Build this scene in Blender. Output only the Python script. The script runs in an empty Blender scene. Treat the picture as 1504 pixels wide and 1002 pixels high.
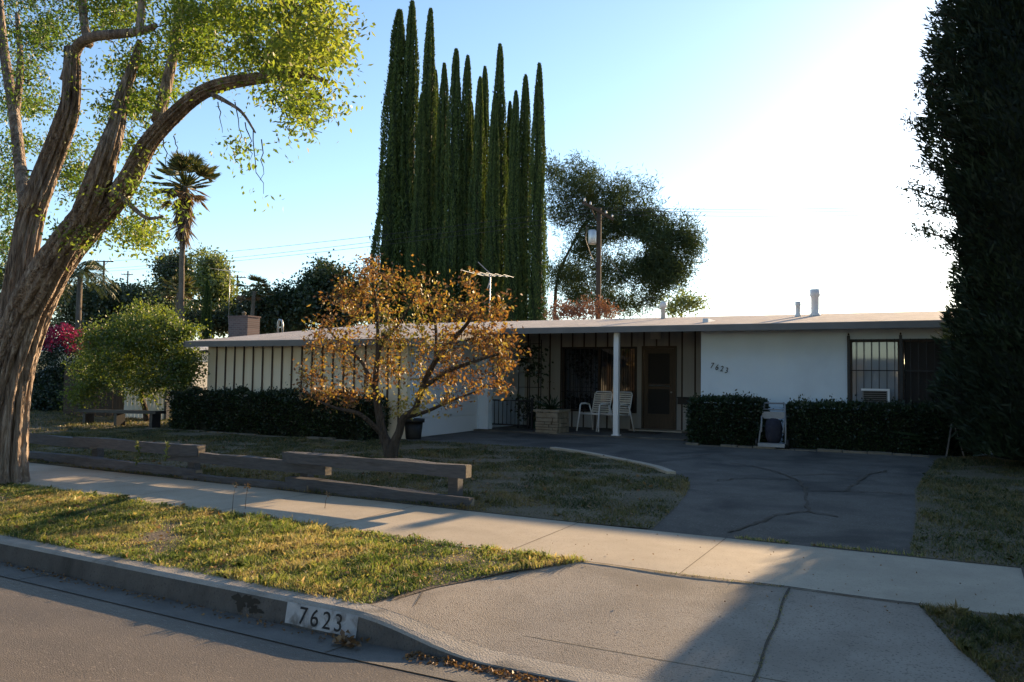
import bpy, bmesh, math, random
import numpy as np
from mathutils import Vector, Matrix
random.seed(7); rng = np.random.default_rng(7)
SC = bpy.context.scene; COL = SC.collection
R = math.radians

# ------------------------------------------------------------------ camera
FPX, CX, CY, H = 1190.0, 752.0, 501.0, 1.54          # photo pixels (1504 x 1002), eye height
YAW, PITCH, ROLL = R(27.5), math.atan(59/1190), 0.015
fw = np.array([-math.sin(YAW)*math.cos(PITCH), math.cos(YAW)*math.cos(PITCH), math.sin(PITCH)])
_r0 = np.array([math.cos(YAW), math.sin(YAW), 0.0]); _u0 = np.cross(_r0, fw)
rt = _r0*math.cos(ROLL) + _u0*math.sin(ROLL); up = -_r0*math.sin(ROLL) + _u0*math.cos(ROLL)
cam = bpy.data.objects.new('camera', bpy.data.cameras.new('camera')); COL.objects.link(cam)
cam.matrix_world = Matrix(((rt[0], up[0], -fw[0], 0), (rt[1], up[1], -fw[1], 0), (rt[2], up[2], -fw[2], H), (0, 0, 0, 1)))
cam.data.sensor_width = 36; cam.data.lens = 36*FPX/1504; cam.data.clip_end = 2000; cam.data.clip_start = .05
SC.camera = cam

# ------------------------------------------------------------------ sky and sun
SUN_EL, SUN_AZ = R(14.7), R(8.0)                     # azimuth from +Y towards +X
w = bpy.data.worlds.new('World'); SC.world = w; w.use_nodes = True
nt = w.node_tree; bg = nt.nodes['Background']
sky = nt.nodes.new('ShaderNodeTexSky'); sky.sky_type = 'NISHITA'; sky.sun_disc = False
sky.sun_elevation = SUN_EL; sky.sun_rotation = SUN_AZ
sky.air_density = 1.0; sky.dust_density = 0.25; sky.ozone_density = 2.3; sky.altitude = 100
nt.links.new(sky.outputs[0], bg.inputs[0]); bg.inputs[1].default_value = 0.106
sun = bpy.data.objects.new('sun', bpy.data.lights.new('sun', 'SUN')); COL.objects.link(sun)
sun.data.energy = 5.0; sun.data.angle = R(0.5); sun.data.color = (1.0, 0.71, 0.41)
sd = Vector((math.sin(SUN_AZ)*math.cos(SUN_EL), math.cos(SUN_AZ)*math.cos(SUN_EL), math.sin(SUN_EL)))
sun.rotation_euler = sd.to_track_quat('Z', 'Y').to_euler()
SC.view_settings.view_transform = 'Standard'; SC.view_settings.look = 'None'
SC.view_settings.exposure = 1.38; SC.view_settings.gamma = 1.0
SC.cycles.max_bounces = 5; SC.cycles.diffuse_bounces = 2; SC.cycles.transparent_max_bounces = 6

# ------------------------------------------------------------------ helpers
def ray(x, y): return fw + rt*(x-CX)/FPX - up*(y-CY)/FPX
def at(x, y, Y):                                      # pixel -> point on the vertical plane Y
    d = ray(x, y); t = Y/d[1]; return np.array([d[0]*t, d[1]*t, H+d[2]*t])
def gz(x, y, z):                                      # pixel -> point on the level z
    d = ray(x, y); t = (z-H)/d[2]; return np.array([d[0]*t, d[1]*t, z])
def lot(Y): return .215 + (np.minimum(Y, 22)-7.15)*.016
def glot(x, y):                                       # pixel -> point on the lot's slope
    d = ray(x, y); t = (.215-7.15*.016-H)/(d[2]-.016*d[1]); return np.array([d[0]*t, d[1]*t, H+d[2]*t])

ORG = {}
def tag(o, label=None, cat=None, group=None, kind=None):
    if label: o['label'] = label
    if cat: o['category'] = cat
    if group: o['group'] = group
    if kind: o['kind'] = kind
    return o
def thing(name, label, cat, loc=(0, 0, 0), group=None):
    o = bpy.data.objects.new(name, None); COL.objects.link(o); o.empty_display_size = .2
    o.location = loc; ORG[o] = np.array(loc, float)
    return tag(o, label, cat, group)
def link(name, me, mats, parent=None, loc=None):
    for m in (mats if isinstance(mats, (list, tuple)) else [mats]): me.materials.append(m)
    me.name = name
    o = bpy.data.objects.new(name, me); COL.objects.link(o)
    org = ORG[parent] if parent is not None else np.array(loc if loc is not None else (0, 0, 0), float)
    ORG[o] = org
    if np.any(org != 0): me.transform(Matrix.Translation(Vector(-org)))
    if parent is not None: o.parent = parent
    else: o.location = org
    return o
def copy_tree(o, parent=None, **kw):
    c = o.copy(); COL.objects.link(c); c.parent = parent
    for ch in list(o.children): copy_tree(ch, c)
    return c

class MB:
    def __init__(s): s.v = []; s.f = []; s.m = []; s.sm = []; s.n = 0
    def add(s, verts, faces, m=0, smooth=False):
        s.v.append(np.asarray(verts, float).reshape(-1, 3))
        for f in faces: s.f.append([i+s.n for i in f]); s.m.append(m); s.sm.append(smooth)
        s.n += len(s.v[-1]); return s
    def box(s, lo, hi, m=0, bev=0):
        (a, b, c), (d, e, f) = lo, hi
        v = [(a, b, c), (d, b, c), (d, e, c), (a, e, c), (a, b, f), (d, b, f), (d, e, f), (a, e, f)]
        return s.add(v, [(0, 3, 2, 1), (4, 5, 6, 7), (0, 1, 5, 4), (1, 2, 6, 5), (2, 3, 7, 6), (3, 0, 4, 7)], m)
    def beam(s, a, b, wd, ht, m=0, jit=0):            # a square-section bar from a to b
        a, b = np.asarray(a, float), np.asarray(b, float); t = b-a; t /= np.linalg.norm(t)
        ref = np.array([0, 0, 1.]) if abs(t[2]) < .9 else np.array([0, 1., 0])
        x = np.cross(t, ref); x /= np.linalg.norm(x); z = np.cross(x, t)
        N = 6 if jit else 1; vs = []
        for k in range(N+1):
            p = a+(b-a)*k/N
            for sx, sz in ((-1, -1), (1, -1), (1, 1), (-1, 1)):
                j = rng.normal(0, jit, 3) if jit else 0
                vs.append(p + x*sx*wd/2 + z*sz*ht/2 + j)
        fs = [(3, 2, 1, 0), tuple(N*4+i for i in range(4))]
        for k in range(N):
            for i in range(4):
                fs.append((k*4+i, k*4+(i+1) % 4, k*4+4+(i+1) % 4, k*4+4+i))
        return s.add(vs, fs, m)
    def tube(s, pts, r, n=6, m=0, caps=True, fn=None):
        P = np.asarray(pts, float); k = len(P); r = np.broadcast_to(np.asarray(r, float), (k,))
        T = np.gradient(P, axis=0); T /= np.linalg.norm(T, axis=1)[:, None]+1e-9
        ref = np.array([0, 0, 1.]) if abs(T[0][2]) < .8 else np.array([1., 0, 0])
        x = np.cross(T[0], ref); x /= np.linalg.norm(x); vs = np.empty((k, n, 3))
        a = np.arange(n)*2*math.pi/n
        for i in range(k):
            x = x - T[i]*(x@T[i]); x /= np.linalg.norm(x)+1e-9; y = np.cross(T[i], x)
            rr = np.full(n, r[i])
            if fn is not None: rr = rr*fn(i/(k-1), a)
            vs[i] = P[i] + (np.cos(a)*rr)[:, None]*x + (np.sin(a)*rr)[:, None]*y
        fs = [(i*n+j, i*n+(j+1) % n, (i+1)*n+(j+1) % n, (i+1)*n+j) for i in range(k-1) for j in range(n)]
        if caps: fs += [tuple(range(n))[::-1], tuple((k-1)*n+j for j in range(n))]
        return s.add(vs.reshape(-1, 3), fs, m, True)
    def lathe(s, c, prof, n=16, m=0):                 # prof: (radius, z) pairs around a vertical axis
        a = np.arange(n)*2*math.pi/n; vs = []
        for r, z in prof: vs += [(c[0]+r*math.cos(t), c[1]+r*math.sin(t), c[2]+z) for t in a]
        k = len(prof)
        fs = [(i*n+j, i*n+(j+1) % n, (i+1)*n+(j+1) % n, (i+1)*n+j) for i in range(k-1) for j in range(n)]
        fs += [tuple(range(n))[::-1], tuple((k-1)*n+j for j in range(n))]
        return s.add(vs, fs, m, True)
    def ribbon(s, pts, wd, dz=0.0, m=0):              # flat strip along points lying on the ground
        P = np.asarray(pts, float); T = np.gradient(P, axis=0); nrm = np.stack([-T[:, 1], T[:, 0], 0*T[:, 0]], 1)
        nrm /= np.linalg.norm(nrm, axis=1)[:, None]; wd = np.broadcast_to(np.asarray(wd, float), (len(P),))[:, None]
        vs = np.concatenate([P+nrm*wd/2, P-nrm*wd/2]) + (0, 0, dz); k = len(P)
        return s.add(vs, [(i, i+k, i+k+1, i+1) for i in range(k-1)], m)
    def sheet(s, xs, ys_fn, ny, zfn, m=0):            # grid over x, y between ys_fn(x)
        xs = np.asarray(xs, float); vs = []
        for x in xs:
            a, b = ys_fn(x)
            for y in np.linspace(a, b, ny): vs.append((x, y, zfn(x, y)))
        return s.add(vs, [(i*ny+j, (i+1)*ny+j, (i+1)*ny+j+1, i*ny+j+1) for i in range(len(xs)-1) for j in range(ny-1)], m, True)
    def mesh(s):
        me = bpy.data.meshes.new('m'); V = np.concatenate(s.v)
        me.from_pydata(V.tolist(), [], s.f); me.polygons.foreach_set('material_index', s.m)
        me.polygons.foreach_set('use_smooth', s.sm); me.update(); return me
    def build(s, name, mats, parent=None, loc=None): return link(name, s.mesh(), mats, parent, loc)

def poly_mesh(pts, zfn, m=None):                      # flat-ish outline filled with triangles
    bm = bmesh.new(); vs = [bm.verts.new((p[0], p[1], zfn(p[1]))) for p in pts]
    es = [bm.edges.new((vs[i], vs[(i+1) % len(vs)])) for i in range(len(vs))]
    bmesh.ops.triangle_fill(bm, edges=es, use_beauty=True)
    for f in bm.faces:
        f.normal_update()
        if f.normal.z < 0: f.normal_flip()
    me = bpy.data.meshes.new('p'); bm.to_mesh(me); bm.free(); return me
def inside(px, py, poly):
    c = np.zeros(len(px), bool); n = len(poly)
    for i in range(n):
        (x1, y1), (x2, y2) = poly[i][:2], poly[(i+1) % n][:2]
        hit = ((y1 > py) != (y2 > py)); xi = (x2-x1)*(py-y1)/((y2-y1) if y2 != y1 else 1e-9)+x1
        c ^= hit & (px < xi)
    return c
def unit(a): return a/(np.linalg.norm(a, axis=-1, keepdims=True)+1e-9)
def leaf_mesh(P, A, L, W, rnd, fold=.15, me=None):    # one small kite-shaped face per leaf
    n = len(P); A = unit(A); B = unit(np.cross(A, rng.normal(size=(n, 3)))); N = np.cross(A, B)
    L = np.broadcast_to(L, (n,))[:, None]; W = np.broadcast_to(W, (n,))[:, None]
    V = np.empty((n, 4, 3)); V[:, 0] = P; V[:, 1] = P+A*L*.45+B*W*.5+N*W*fold
    V[:, 2] = P+A*L; V[:, 3] = P+A*L*.45-B*W*.5+N*W*fold
    me = bpy.data.meshes.new('leaf'); me.vertices.add(4*n); me.vertices.foreach_set('co', V.reshape(-1))
    me.loops.add(4*n); me.loops.foreach_set('vertex_index', np.arange(4*n, dtype=np.int32))
    me.polygons.add(n); me.polygons.foreach_set('loop_start', np.arange(0, 4*n, 4, dtype=np.int32))
    me.update(calc_edges=True)
    at_ = me.attributes.new('rnd', 'FLOAT', 'FACE'); at_.data.foreach_set('value', np.clip(rnd, 0, 1).astype(np.float32))
    return me
def blade_mesh(P, A, L, W, rnd, bend):                # grass: a bent blade of a quad and a tip
    n = len(P); side = unit(np.cross(A, np.array([0, 0, 1.]))+rng.normal(0, .3, (n, 3))*[1, 1, 0]); L = L[:, None]; W = W[:, None]
    mid = P+A*L*.55; tip = mid+unit(A+bend)*L*.5
    V = np.stack([P-side*W/2, P+side*W/2, mid+side*W*.35, tip, mid-side*W*.35], 1)
    me = bpy.data.meshes.new('blade'); me.vertices.add(5*n); me.vertices.foreach_set('co', V.reshape(-1))
    me.loops.add(5*n); me.loops.foreach_set('vertex_index', np.arange(5*n, dtype=np.int32))
    me.polygons.add(n); me.polygons.foreach_set('loop_start', np.arange(0, 5*n, 5, dtype=np.int32))
    me.update(calc_edges=True)
    at_ = me.attributes.new('rnd', 'FLOAT', 'FACE'); at_.data.foreach_set('value', np.clip(rnd, 0, 1).astype(np.float32))
    return me
def join(mesh_list):                                  # merge meshes (keeps material order per mesh index)
    bm = bmesh.new()
    for i, me in enumerate(mesh_list):
        k = len(bm.faces); bm.from_mesh(me); bm.faces.ensure_lookup_table()
        for f in bm.faces[k:]: f.material_index = i
    out = bpy.data.meshes.new('j'); bm.to_mesh(out); bm.free(); return out
def vnoise(P, sc, seed=0):                            # cheap smooth noise, about -1..1
    rs = np.random.default_rng(seed); s = 0
    for k in range(5):
        d = rs.normal(size=P.shape[1]); s = s+np.sin(P@(d*sc)+rs.uniform(0, 6.28))
    return s/2.6

# ------------------------------------------------------------------ materials
def nodes(name):
    m = bpy.data.materials.new(name); m.use_nodes = True; t = m.node_tree
    return m, t, t.nodes['Principled BSDF']
def nd(t, typ, **kw):
    n = t.nodes.new(typ)
    for k, v in kw.items():
        if k in n.inputs: n.inputs[k].default_value = v
        else: setattr(n, k, v)
    return n
def c4(c): return (c[0], c[1], c[2], 1)
def pmat(name, c1, c2=None, scale=4, rough=.8, bump=0, bscale=60, spots=None, metallic=0, spec=.3, stretch=(1, 1, 1), detail=6, stain=None):
    m, t, b = nodes(name); b.inputs['Roughness'].default_value = rough; b.inputs['Metallic'].default_value = metallic
    b.inputs['Specular IOR Level'].default_value = spec
    tc = nd(t, 'ShaderNodeTexCoord'); mp = nd(t, 'ShaderNodeMapping'); mp.inputs['Scale'].default_value = stretch
    t.links.new(tc.outputs['Object'], mp.inputs[0]); vec = mp.outputs[0]
    c2 = c2 or c1
    n1 = nd(t, 'ShaderNodeTexNoise', Scale=scale, Detail=detail, Roughness=.65); t.links.new(vec, n1.inputs['Vector'])
    r1 = nd(t, 'ShaderNodeValToRGB'); r1.color_ramp.elements[0].position = .32; r1.color_ramp.elements[1].position = .68
    r1.color_ramp.elements[0].color = c4(c1); r1.color_ramp.elements[1].color = c4(c2)
    t.links.new(n1.outputs[0], r1.inputs[0]); out = r1.outputs[0]
    if spots:                                         # fine aggregate: (scale, colour, threshold)
        n2 = nd(t, 'ShaderNodeTexNoise', Scale=spots[0], Detail=2.0); t.links.new(vec, n2.inputs['Vector'])
        r2 = nd(t, 'ShaderNodeValToRGB'); r2.color_ramp.elements[0].position = spots[2]; r2.color_ramp.elements[1].position = spots[2]+.12
        t.links.new(n2.outputs[0], r2.inputs[0])
        mx = nd(t, 'ShaderNodeMix', data_type='RGBA'); t.links.new(r2.outputs[0], mx.inputs[0])
        t.links.new(out, mx.inputs[6]); mx.inputs[7].default_value = c4(spots[1]); out = mx.outputs[2]
    if stain:                                         # large blotches: (scale, colour, threshold, amount)
        n3 = nd(t, 'ShaderNodeTexNoise', Scale=stain[0], Detail=5.0, Distortion=.6); t.links.new(vec, n3.inputs['Vector'])
        r3 = nd(t, 'ShaderNodeValToRGB'); r3.color_ramp.elements[0].position = stain[2]; r3.color_ramp.elements[1].position = stain[2]+.16
        r3.color_ramp.elements[1].color = (stain[3],)*3+(1,)
        t.links.new(n3.outputs[0], r3.inputs[0])
        mx = nd(t, 'ShaderNodeMix', data_type='RGBA'); t.links.new(r3.outputs[0], mx.inputs[0])
        t.links.new(out, mx.inputs[6]); mx.inputs[7].default_value = c4(stain[1]); out = mx.outputs[2]
    t.links.new(out, b.inputs['Base Color'])
    if bump:
        n4 = nd(t, 'ShaderNodeTexNoise', Scale=bscale, Detail=8.0); t.links.new(vec, n4.inputs['Vector'])
        bp = nd(t, 'ShaderNodeBump', Strength=bump, Distance=.02); t.links.new(n4.outputs[0], bp.inputs['Height'])
        t.links.new(bp.outputs[0], b.inputs['Normal'])
    return m
def leafmat(name, cols, trans=.4, rough=.5, gloss=.06, tboost=(1.3, 1.25, .6)):
    m = bpy.data.materials.new(name); m.use_nodes = True; t = m.node_tree; t.nodes.clear()
    o = nd(t, 'ShaderNodeOutputMaterial'); a = nd(t, 'ShaderNodeAttribute', attribute_name='rnd')
    r = nd(t, 'ShaderNodeValToRGB'); e = r.color_ramp.elements
    while len(e) < len(cols): e.new(.5)
    for i, c in enumerate(cols): e[i].position = i/(len(cols)-1); e[i].color = c4(c)
    t.links.new(a.outputs['Fac'], r.inputs[0])
    d = nd(t, 'ShaderNodeBsdfDiffuse'); tr = nd(t, 'ShaderNodeBsdfTranslucent'); g = nd(t, 'ShaderNodeBsdfGlossy', Roughness=rough)
    mu = nd(t, 'ShaderNodeMix', data_type='RGBA', blend_type='MULTIPLY'); mu.inputs[0].default_value = 1; mu.inputs[7].default_value = c4(tboost)
    t.links.new(r.outputs[0], d.inputs[0]); t.links.new(r.outputs[0], mu.inputs[6]); t.links.new(mu.outputs[2], tr.inputs[0])
    m1 = nd(t, 'ShaderNodeMixShader'); m1.inputs[0].default_value = trans; m2 = nd(t, 'ShaderNodeMixShader'); m2.inputs[0].default_value = gloss
    t.links.new(d.outputs[0], m1.inputs[1]); t.links.new(tr.outputs[0], m1.inputs[2])
    t.links.new(m1.outputs[0], m2.inputs[1]); t.links.new(g.outputs[0], m2.inputs[2]); t.links.new(m2.outputs[0], o.inputs[0])
    return m
M = {}
M['asphalt'] = pmat('asphalt_street', (.125, .10, .073), (.17, .137, .10), 3, .62, .4, 190, (75, (.26, .215, .165), .60), spec=.5, stretch=(.45, 1, 1), stain=(.7, (.072, .061, .05), .5, .7))
M['drive'] = pmat('driveway_asphalt', (.10, .09, .076), (.155, .14, .12), 2.2, .9, .9, 90, (60, (.22, .20, .175), .58), stain=(.9, (.055, .052, .048), .5, .8))
M['concrete'] = pmat('concrete', (.37, .315, .24), (.46, .395, .305), 2.2, .85, .25, 120, (80, (.26, .22, .17), .60), stain=(.8, (.28, .24, .18), .54, .7))
M['apron'] = pmat('apron_concrete', (.31, .265, .215), (.40, .345, .285), 2.6, .85, .6, 150, (70, (.19, .16, .13), .57), stain=(1.1, (.215, .185, .15), .52, .8))
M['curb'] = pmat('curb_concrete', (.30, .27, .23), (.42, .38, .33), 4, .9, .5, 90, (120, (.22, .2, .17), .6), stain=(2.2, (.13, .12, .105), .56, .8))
M['kerbface'] = pmat('shaded_kerb_face', (.085, .08, .075), (.14, .13, .12), 5, .95, .5, 70, (110, (.06, .057, .053), .6), stain=(2.5, (.04, .038, .036), .56, .8), stretch=(1, 1, .5))  # kerb concrete darkened to put the face's shade into its colour, plus stain blotches
M['gutter'] = pmat('gutter_concrete', (.13, .122, .11), (.20, .185, .165), 3, .9, .4, 90, (120, (.13, .12, .11), .6), stain=(2.5, (.10, .095, .085), .55, .7))
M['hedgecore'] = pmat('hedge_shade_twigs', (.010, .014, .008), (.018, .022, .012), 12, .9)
M['edgestone'] = pmat('edging_stone', (.13, .115, .09), (.22, .19, .15), 6, .9, .8, 40)
M['joint'] = pmat('joint_gap', (.06, .05, .04), (.11, .09, .065), 30, .95)
M['soil'] = pmat('soil', (.11, .085, .06), (.19, .15, .11), 5, .95, .8, 50, (60, (.07, .055, .04), .58))
M['lawnbase'] = pmat('lawn_soil', (.13, .10, .065), (.21, .165, .115), 2.2, .95, .8, 60, (45, (.06, .075, .03), .5))
M['ground'] = pmat('dry_ground', (.12, .10, .07), (.18, .15, .10), .3, .95, .5, 8)
M['stucco'] = pmat('white_stucco', (.69, .77, .84), (.73, .81, .87), 1.5, .9, .5, 160, stain=(.9, (.60, .66, .72), .55, .5))
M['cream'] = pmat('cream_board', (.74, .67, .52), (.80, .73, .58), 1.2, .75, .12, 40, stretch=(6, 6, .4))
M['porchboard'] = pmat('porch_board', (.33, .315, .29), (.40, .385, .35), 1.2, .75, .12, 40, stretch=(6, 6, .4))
M['brown'] = pmat('brown_trim', (.05, .033, .025), (.075, .05, .035), 6, .7, .2, 40)
M['fascia'] = pmat('grey_fascia', (.16, .155, .15), (.20, .195, .19), 2, .65, .15, 30)
M['roof'] = pmat('gravel_roof', (.44, .39, .35), (.60, .54, .49), 3, .95, 1.0, 90, (90, (.30, .265, .24), .58), stain=(.7, (.36, .32, .29), .55, .6))
M['soffit'] = pmat('soffit_paint', (.22, .2, .175), (.26, .24, .21), 2, .8)
M['white'] = pmat('white_paint', (.72, .72, .72), (.80, .80, .79), 3, .5, .05, 30)
M['garagedoor'] = pmat('garage_door_paint', (.66, .68, .70), (.72, .73, .74), 1, .5, .05, 30)
M['iron'] = pmat('black_iron', (.012, .012, .014), (.02, .02, .022), 20, .5, .1, 80, spec=.4)
M['wood'] = pmat('door_wood', (.06, .042, .026), (.095, .065, .04), 5, .55, .15, 40, stretch=(8, 8, .6))
M['mesh'] = pmat('screen_mesh', (.018, .016, .015), (.026, .023, .02), 200, .7)
M['timber'] = pmat('weathered_timber', (.105, .105, .115), (.165, .165, .175), 7, .85, .8, 60, stretch=(1, 8, 8), stain=(3, (.09, .085, .082), .55, .7))
M['endgrain'] = pmat('timber_end', (.24, .19, .14), (.34, .28, .21), 18, .9, .5, 60)
M['stone'] = pmat('flagstone', (.22, .18, .13), (.33, .28, .21), 6, .9, .8, 40, stain=(2, (.2, .165, .12), .55, .7))
M['brick'] = None
M['black'] = pmat('black_plastic', (.012, .012, .012), (.022, .022, .021), 8, .5)
M['green'] = pmat('green_plastic', (.012, .06, .04), (.02, .08, .055), 6, .5)
M['strap'] = pmat('chair_strap', (.52, .49, .42), (.62, .58, .50), 10, .5)
M['alu'] = pmat('white_metal', (.70, .71, .72), (.76, .76, .76), 8, .35, spec=.5)
M['steel'] = pmat('galvanised', (.42, .43, .44), (.55, .55, .55), 8, .4, metallic=.7)
M['blanket'] = pmat('dark_bag', (.02, .022, .035), (.04, .04, .055), 9, .9, .6, 20)
M['pole'] = pmat('pole_wood', (.05, .034, .024), (.085, .06, .042), 4, .9, .4, 30, stretch=(6, 6, .5))
M['paleroof'] = pmat('pale_roof', (.55, .54, .53), (.68, .67, .65), 1.5, .9, .5, 60)
M['wire'] = pmat('wire', (.03, .03, .032), None, 4, .6)
M['paint'] = pmat('kerb_white_paint', (.36, .37, .39), (.50, .51, .52), 9, .7, .3, 80, stain=(11, (.16, .15, .14), .5, .95))
M['digit'] = pmat('black_number_paint', (.02, .02, .022), (.045, .042, .04), 30, .7)
M['carwhite'] = pmat('car_paint_white', (.74, .74, .74), None, 3, .3, spec=.5)
M['litter'] = leafmat('dry_leaf', [(.10, .05, .025), (.22, .12, .05), (.30, .18, .09), (.14, .09, .05)], .25)
def glass(name, base=(.012, .013, .015), rough=.03):
    m, t, b = nodes(name); b.inputs['Base Color'].default_value = c4(base); b.inputs['Roughness'].default_value = rough
    b.inputs['Specular IOR Level'].default_value = .9; return m
M['glass'] = glass('window_glass'); M['glass2'] = glass('curtained_glass', (.26, .29, .32), .04)
def brick_mat():
    m, t, b = nodes('brick'); tc = nd(t, 'ShaderNodeTexCoord'); mp = nd(t, 'ShaderNodeMapping')
    mp.inputs['Rotation'].default_value = (R(90), 0, 0); t.links.new(tc.outputs['Object'], mp.inputs[0])
    br = nd(t, 'ShaderNodeTexBrick', Scale=1.0); br.inputs['Color1'].default_value = (.10, .062, .056, 1); br.inputs['Color2'].default_value = (.15, .095, .085, 1)
    br.inputs['Mortar'].default_value = (.16, .145, .13, 1); br.inputs['Brick Width'].default_value = .22; br.inputs['Row Height'].default_value = .075; br.inputs['Mortar Size'].default_value = .008
    t.links.new(mp.outputs[0], br.inputs[0]); t.links.new(br.outputs[0], b.inputs['Base Color']); b.inputs['Roughness'].default_value = .9
    return m
M['brick'] = brick_mat()
def bark(name, c1, c2, c3, sc=9):
    m, t, b = nodes(name); b.inputs['Roughness'].default_value = .95; b.inputs['Specular IOR Level'].default_value = .1
    tc = nd(t, 'ShaderNodeTexCoord'); mp = nd(t, 'ShaderNodeMapping'); mp.inputs['Scale'].default_value = (1, 1, .16)
    t.links.new(tc.outputs['Object'], mp.inputs[0])
    n1 = nd(t, 'ShaderNodeTexNoise', Scale=sc, Detail=8.0, Roughness=.7, Distortion=.8); t.links.new(mp.outputs[0], n1.inputs['Vector'])
    n2 = nd(t, 'ShaderNodeTexVoronoi', Scale=sc*2.2, feature='DISTANCE_TO_EDGE'); t.links.new(mp.outputs[0], n2.inputs['Vector'])
    r = nd(t, 'ShaderNodeValToRGB'); e = r.color_ramp.elements; e.new(.5)
    for i, (p, c) in enumerate(((.3, c1), (.5, c2), (.7, c3))): e[i].position = p; e[i].color = c4(c)
    t.links.new(n1.outputs[0], r.inputs[0]); t.links.new(r.outputs[0], b.inputs['Base Color'])
    ad = nd(t, 'ShaderNodeMath', operation='MULTIPLY_ADD'); ad.inputs[1].default_value = 1.5
    t.links.new(n2.outputs[0], ad.inputs[0]); t.links.new(n1.outputs[0], ad.inputs[2])
    bp = nd(t, 'ShaderNodeBump', Strength=.9, Distance=.05); t.links.new(ad.outputs[0], bp.inputs['Height']); t.links.new(bp.outputs[0], b.inputs['Normal'])
    return m
M['bark'] = bark('shaggy_bark', (.06, .042, .034), (.29, .225, .18), (.60, .51, .43), 12)
M['twig'] = bark('twig_bark', (.05, .035, .028), (.10, .075, .06), (.16, .125, .10), 14)
M['persbark'] = bark('grey_bark', (.05, .04, .035), (.09, .075, .065), (.13, .11, .095), 12)
M['palmbark'] = bark('palm_bark', (.09, .075, .06), (.15, .125, .10), (.2, .17, .14), 6)
M['leaf_big'] = leafmat('street_tree_leaf', [(.04, .07, .016), (.085, .135, .025), (.16, .21, .035), (.26, .29, .05), (.36, .34, .07)], .55, .5, .05, (1.1, 1.3, .7))
M['leaf_pers'] = leafmat('persimmon_leaf', [(.08, .045, .03), (.17, .085, .035), (.29, .15, .045), (.40, .31, .07), (.27, .29, .07), (.11, .125, .04)], .42, .5, .06, (1.2, 1.1, .6))
M['leaf_citrus'] = leafmat('citrus_leaf', [(.04, .07, .017), (.10, .15, .028), (.20, .245, .042), (.36, .34, .07)], .48)
M['leaf_cyp'] = leafmat('cypress_leaf', [(.016, .032, .010), (.032, .058, .015), (.065, .105, .024), (.12, .165, .038)], .28, .6, .03)
M['leaf_dark'] = leafmat('cedar_leaf', [(.012, .022, .012), (.02, .035, .017), (.03, .05, .022)], .15, .6, .03)
M['leaf_pine'] = leafmat('pine_needles', [(.02, .038, .014), (.04, .062, .02), (.075, .095, .026), (.13, .13, .035)], .35, .6, .03)
M['leaf_hedge'] = leafmat('hedge_leaf', [(.012, .025, .010), (.02, .04, .014), (.032, .055, .018)], .2, .4, .05)
M['leaf_bg'] = leafmat('background_leaf', [(.012, .026, .010), (.025, .045, .014), (.045, .07, .02), (.07, .095, .028)], .3)
M['leaf_light'] = leafmat('pale_leaf', [(.07, .10, .03), (.13, .17, .045), (.2, .22, .07)], .5)
M['leaf_palm'] = leafmat('palm_frond', [(.03, .045, .015), (.055, .075, .02), (.10, .11, .03), (.16, .12, .05)], .3)
M['leaf_dead'] = leafmat('dead_frond', [(.10, .06, .035), (.17, .11, .06), (.22, .15, .09)], .3)
M['leaf_red'] = leafmat('bougainvillea_bract', [(.12, .006, .03), (.24, .012, .055), (.34, .03, .09)], .4, .5, .04, (1.1, .9, 1.0))
M['leaf_rust'] = leafmat('rusty_leaf', [(.10, .045, .03), (.17, .075, .045), (.24, .12, .07)], .35)
M['grass'] = leafmat('grass_blade', [(.07, .11, .025), (.15, .205, .045), (.28, .30, .075), (.44, .36, .15), (.52, .38, .19), (.25, .16, .09)], .5, .5, .05, (1.12, 1.2, .85))
M['lawn'] = leafmat('lawn_blade', [(.045, .065, .02), (.085, .10, .028), (.16, .14, .05), (.29, .22, .11), (.24, .165, .09)], .4)

# ------------------------------------------------------------------ setting: street, kerb, pavement, lot
def cv(X): return .04*min(max(-3-X, 0), 12)           # the street bends a little to the left
def yc(X): return 3.86+cv(X)                          # kerb face (base)
def sstep(x): x = min(max(x, 0), 1); return x*x*(3-2*x)
def kh(X):                                            # kerb height: drops across the driveway
    return .165 - .135*sstep((X+3.1)/1.0) + .135*sstep((X-.45)/1.0)
XS = np.unique(np.concatenate([np.linspace(-60, -8, 40), np.linspace(-8, 3, 111), np.linspace(3, 60, 30)]))
b = MB(); b.sheet([-200, -60, -40, -30, -20, -10, 0, 10, 20, 40, 60, 200], lambda x: (-160, 3.9), 2, lambda x, y: -.14)
gy_ = [3.9, 4.3, 7.2, 16, 22, 60, 400]; gzv = [-.14, .06, .12, .28, .38, .4, .4]
vs = [(x, y, z) for y, z in zip(gy_, gzv) for x in (-400, 400)]
b.add(vs, [(2*i, 2*i+1, 2*i+3, 2*i+2) for i in range(len(gy_)-1)])
tag(b.build('ground', M['ground']), kind='structure')
b = MB(); b.sheet(XS, lambda x: (-7, yc(x)-.28), 24, lambda x, y: .02+.018*max(0, yc(x)-.28-y)-.0022*max(0, yc(x)-.28-y)**2)
tag(b.build('street', M['asphalt']), kind='structure')
b = MB()
def gutz(x, y): return .004+.016*(yc(x)-y)/.28
b.sheet(XS, lambda x: (yc(x)-.285, yc(x)+.02), 4, lambda x, y: gutz(x, y)+.004)
b.ribbon([(x, yc(x)-.289, .0235) for x in XS], .004, .003, 1)
for x in (-12, -9, -6, -3, 0, 3): b.ribbon([(x, yc(x)-.28, gutz(x, yc(x)-.28)+.004), (x, yc(x)-.01, gutz(x, yc(x)-.01)+.004)], .01, .003, 1)
tag(b.build('gutter', [M['gutter'], M['joint']]), kind='structure')
b = MB(); prof = []
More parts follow.
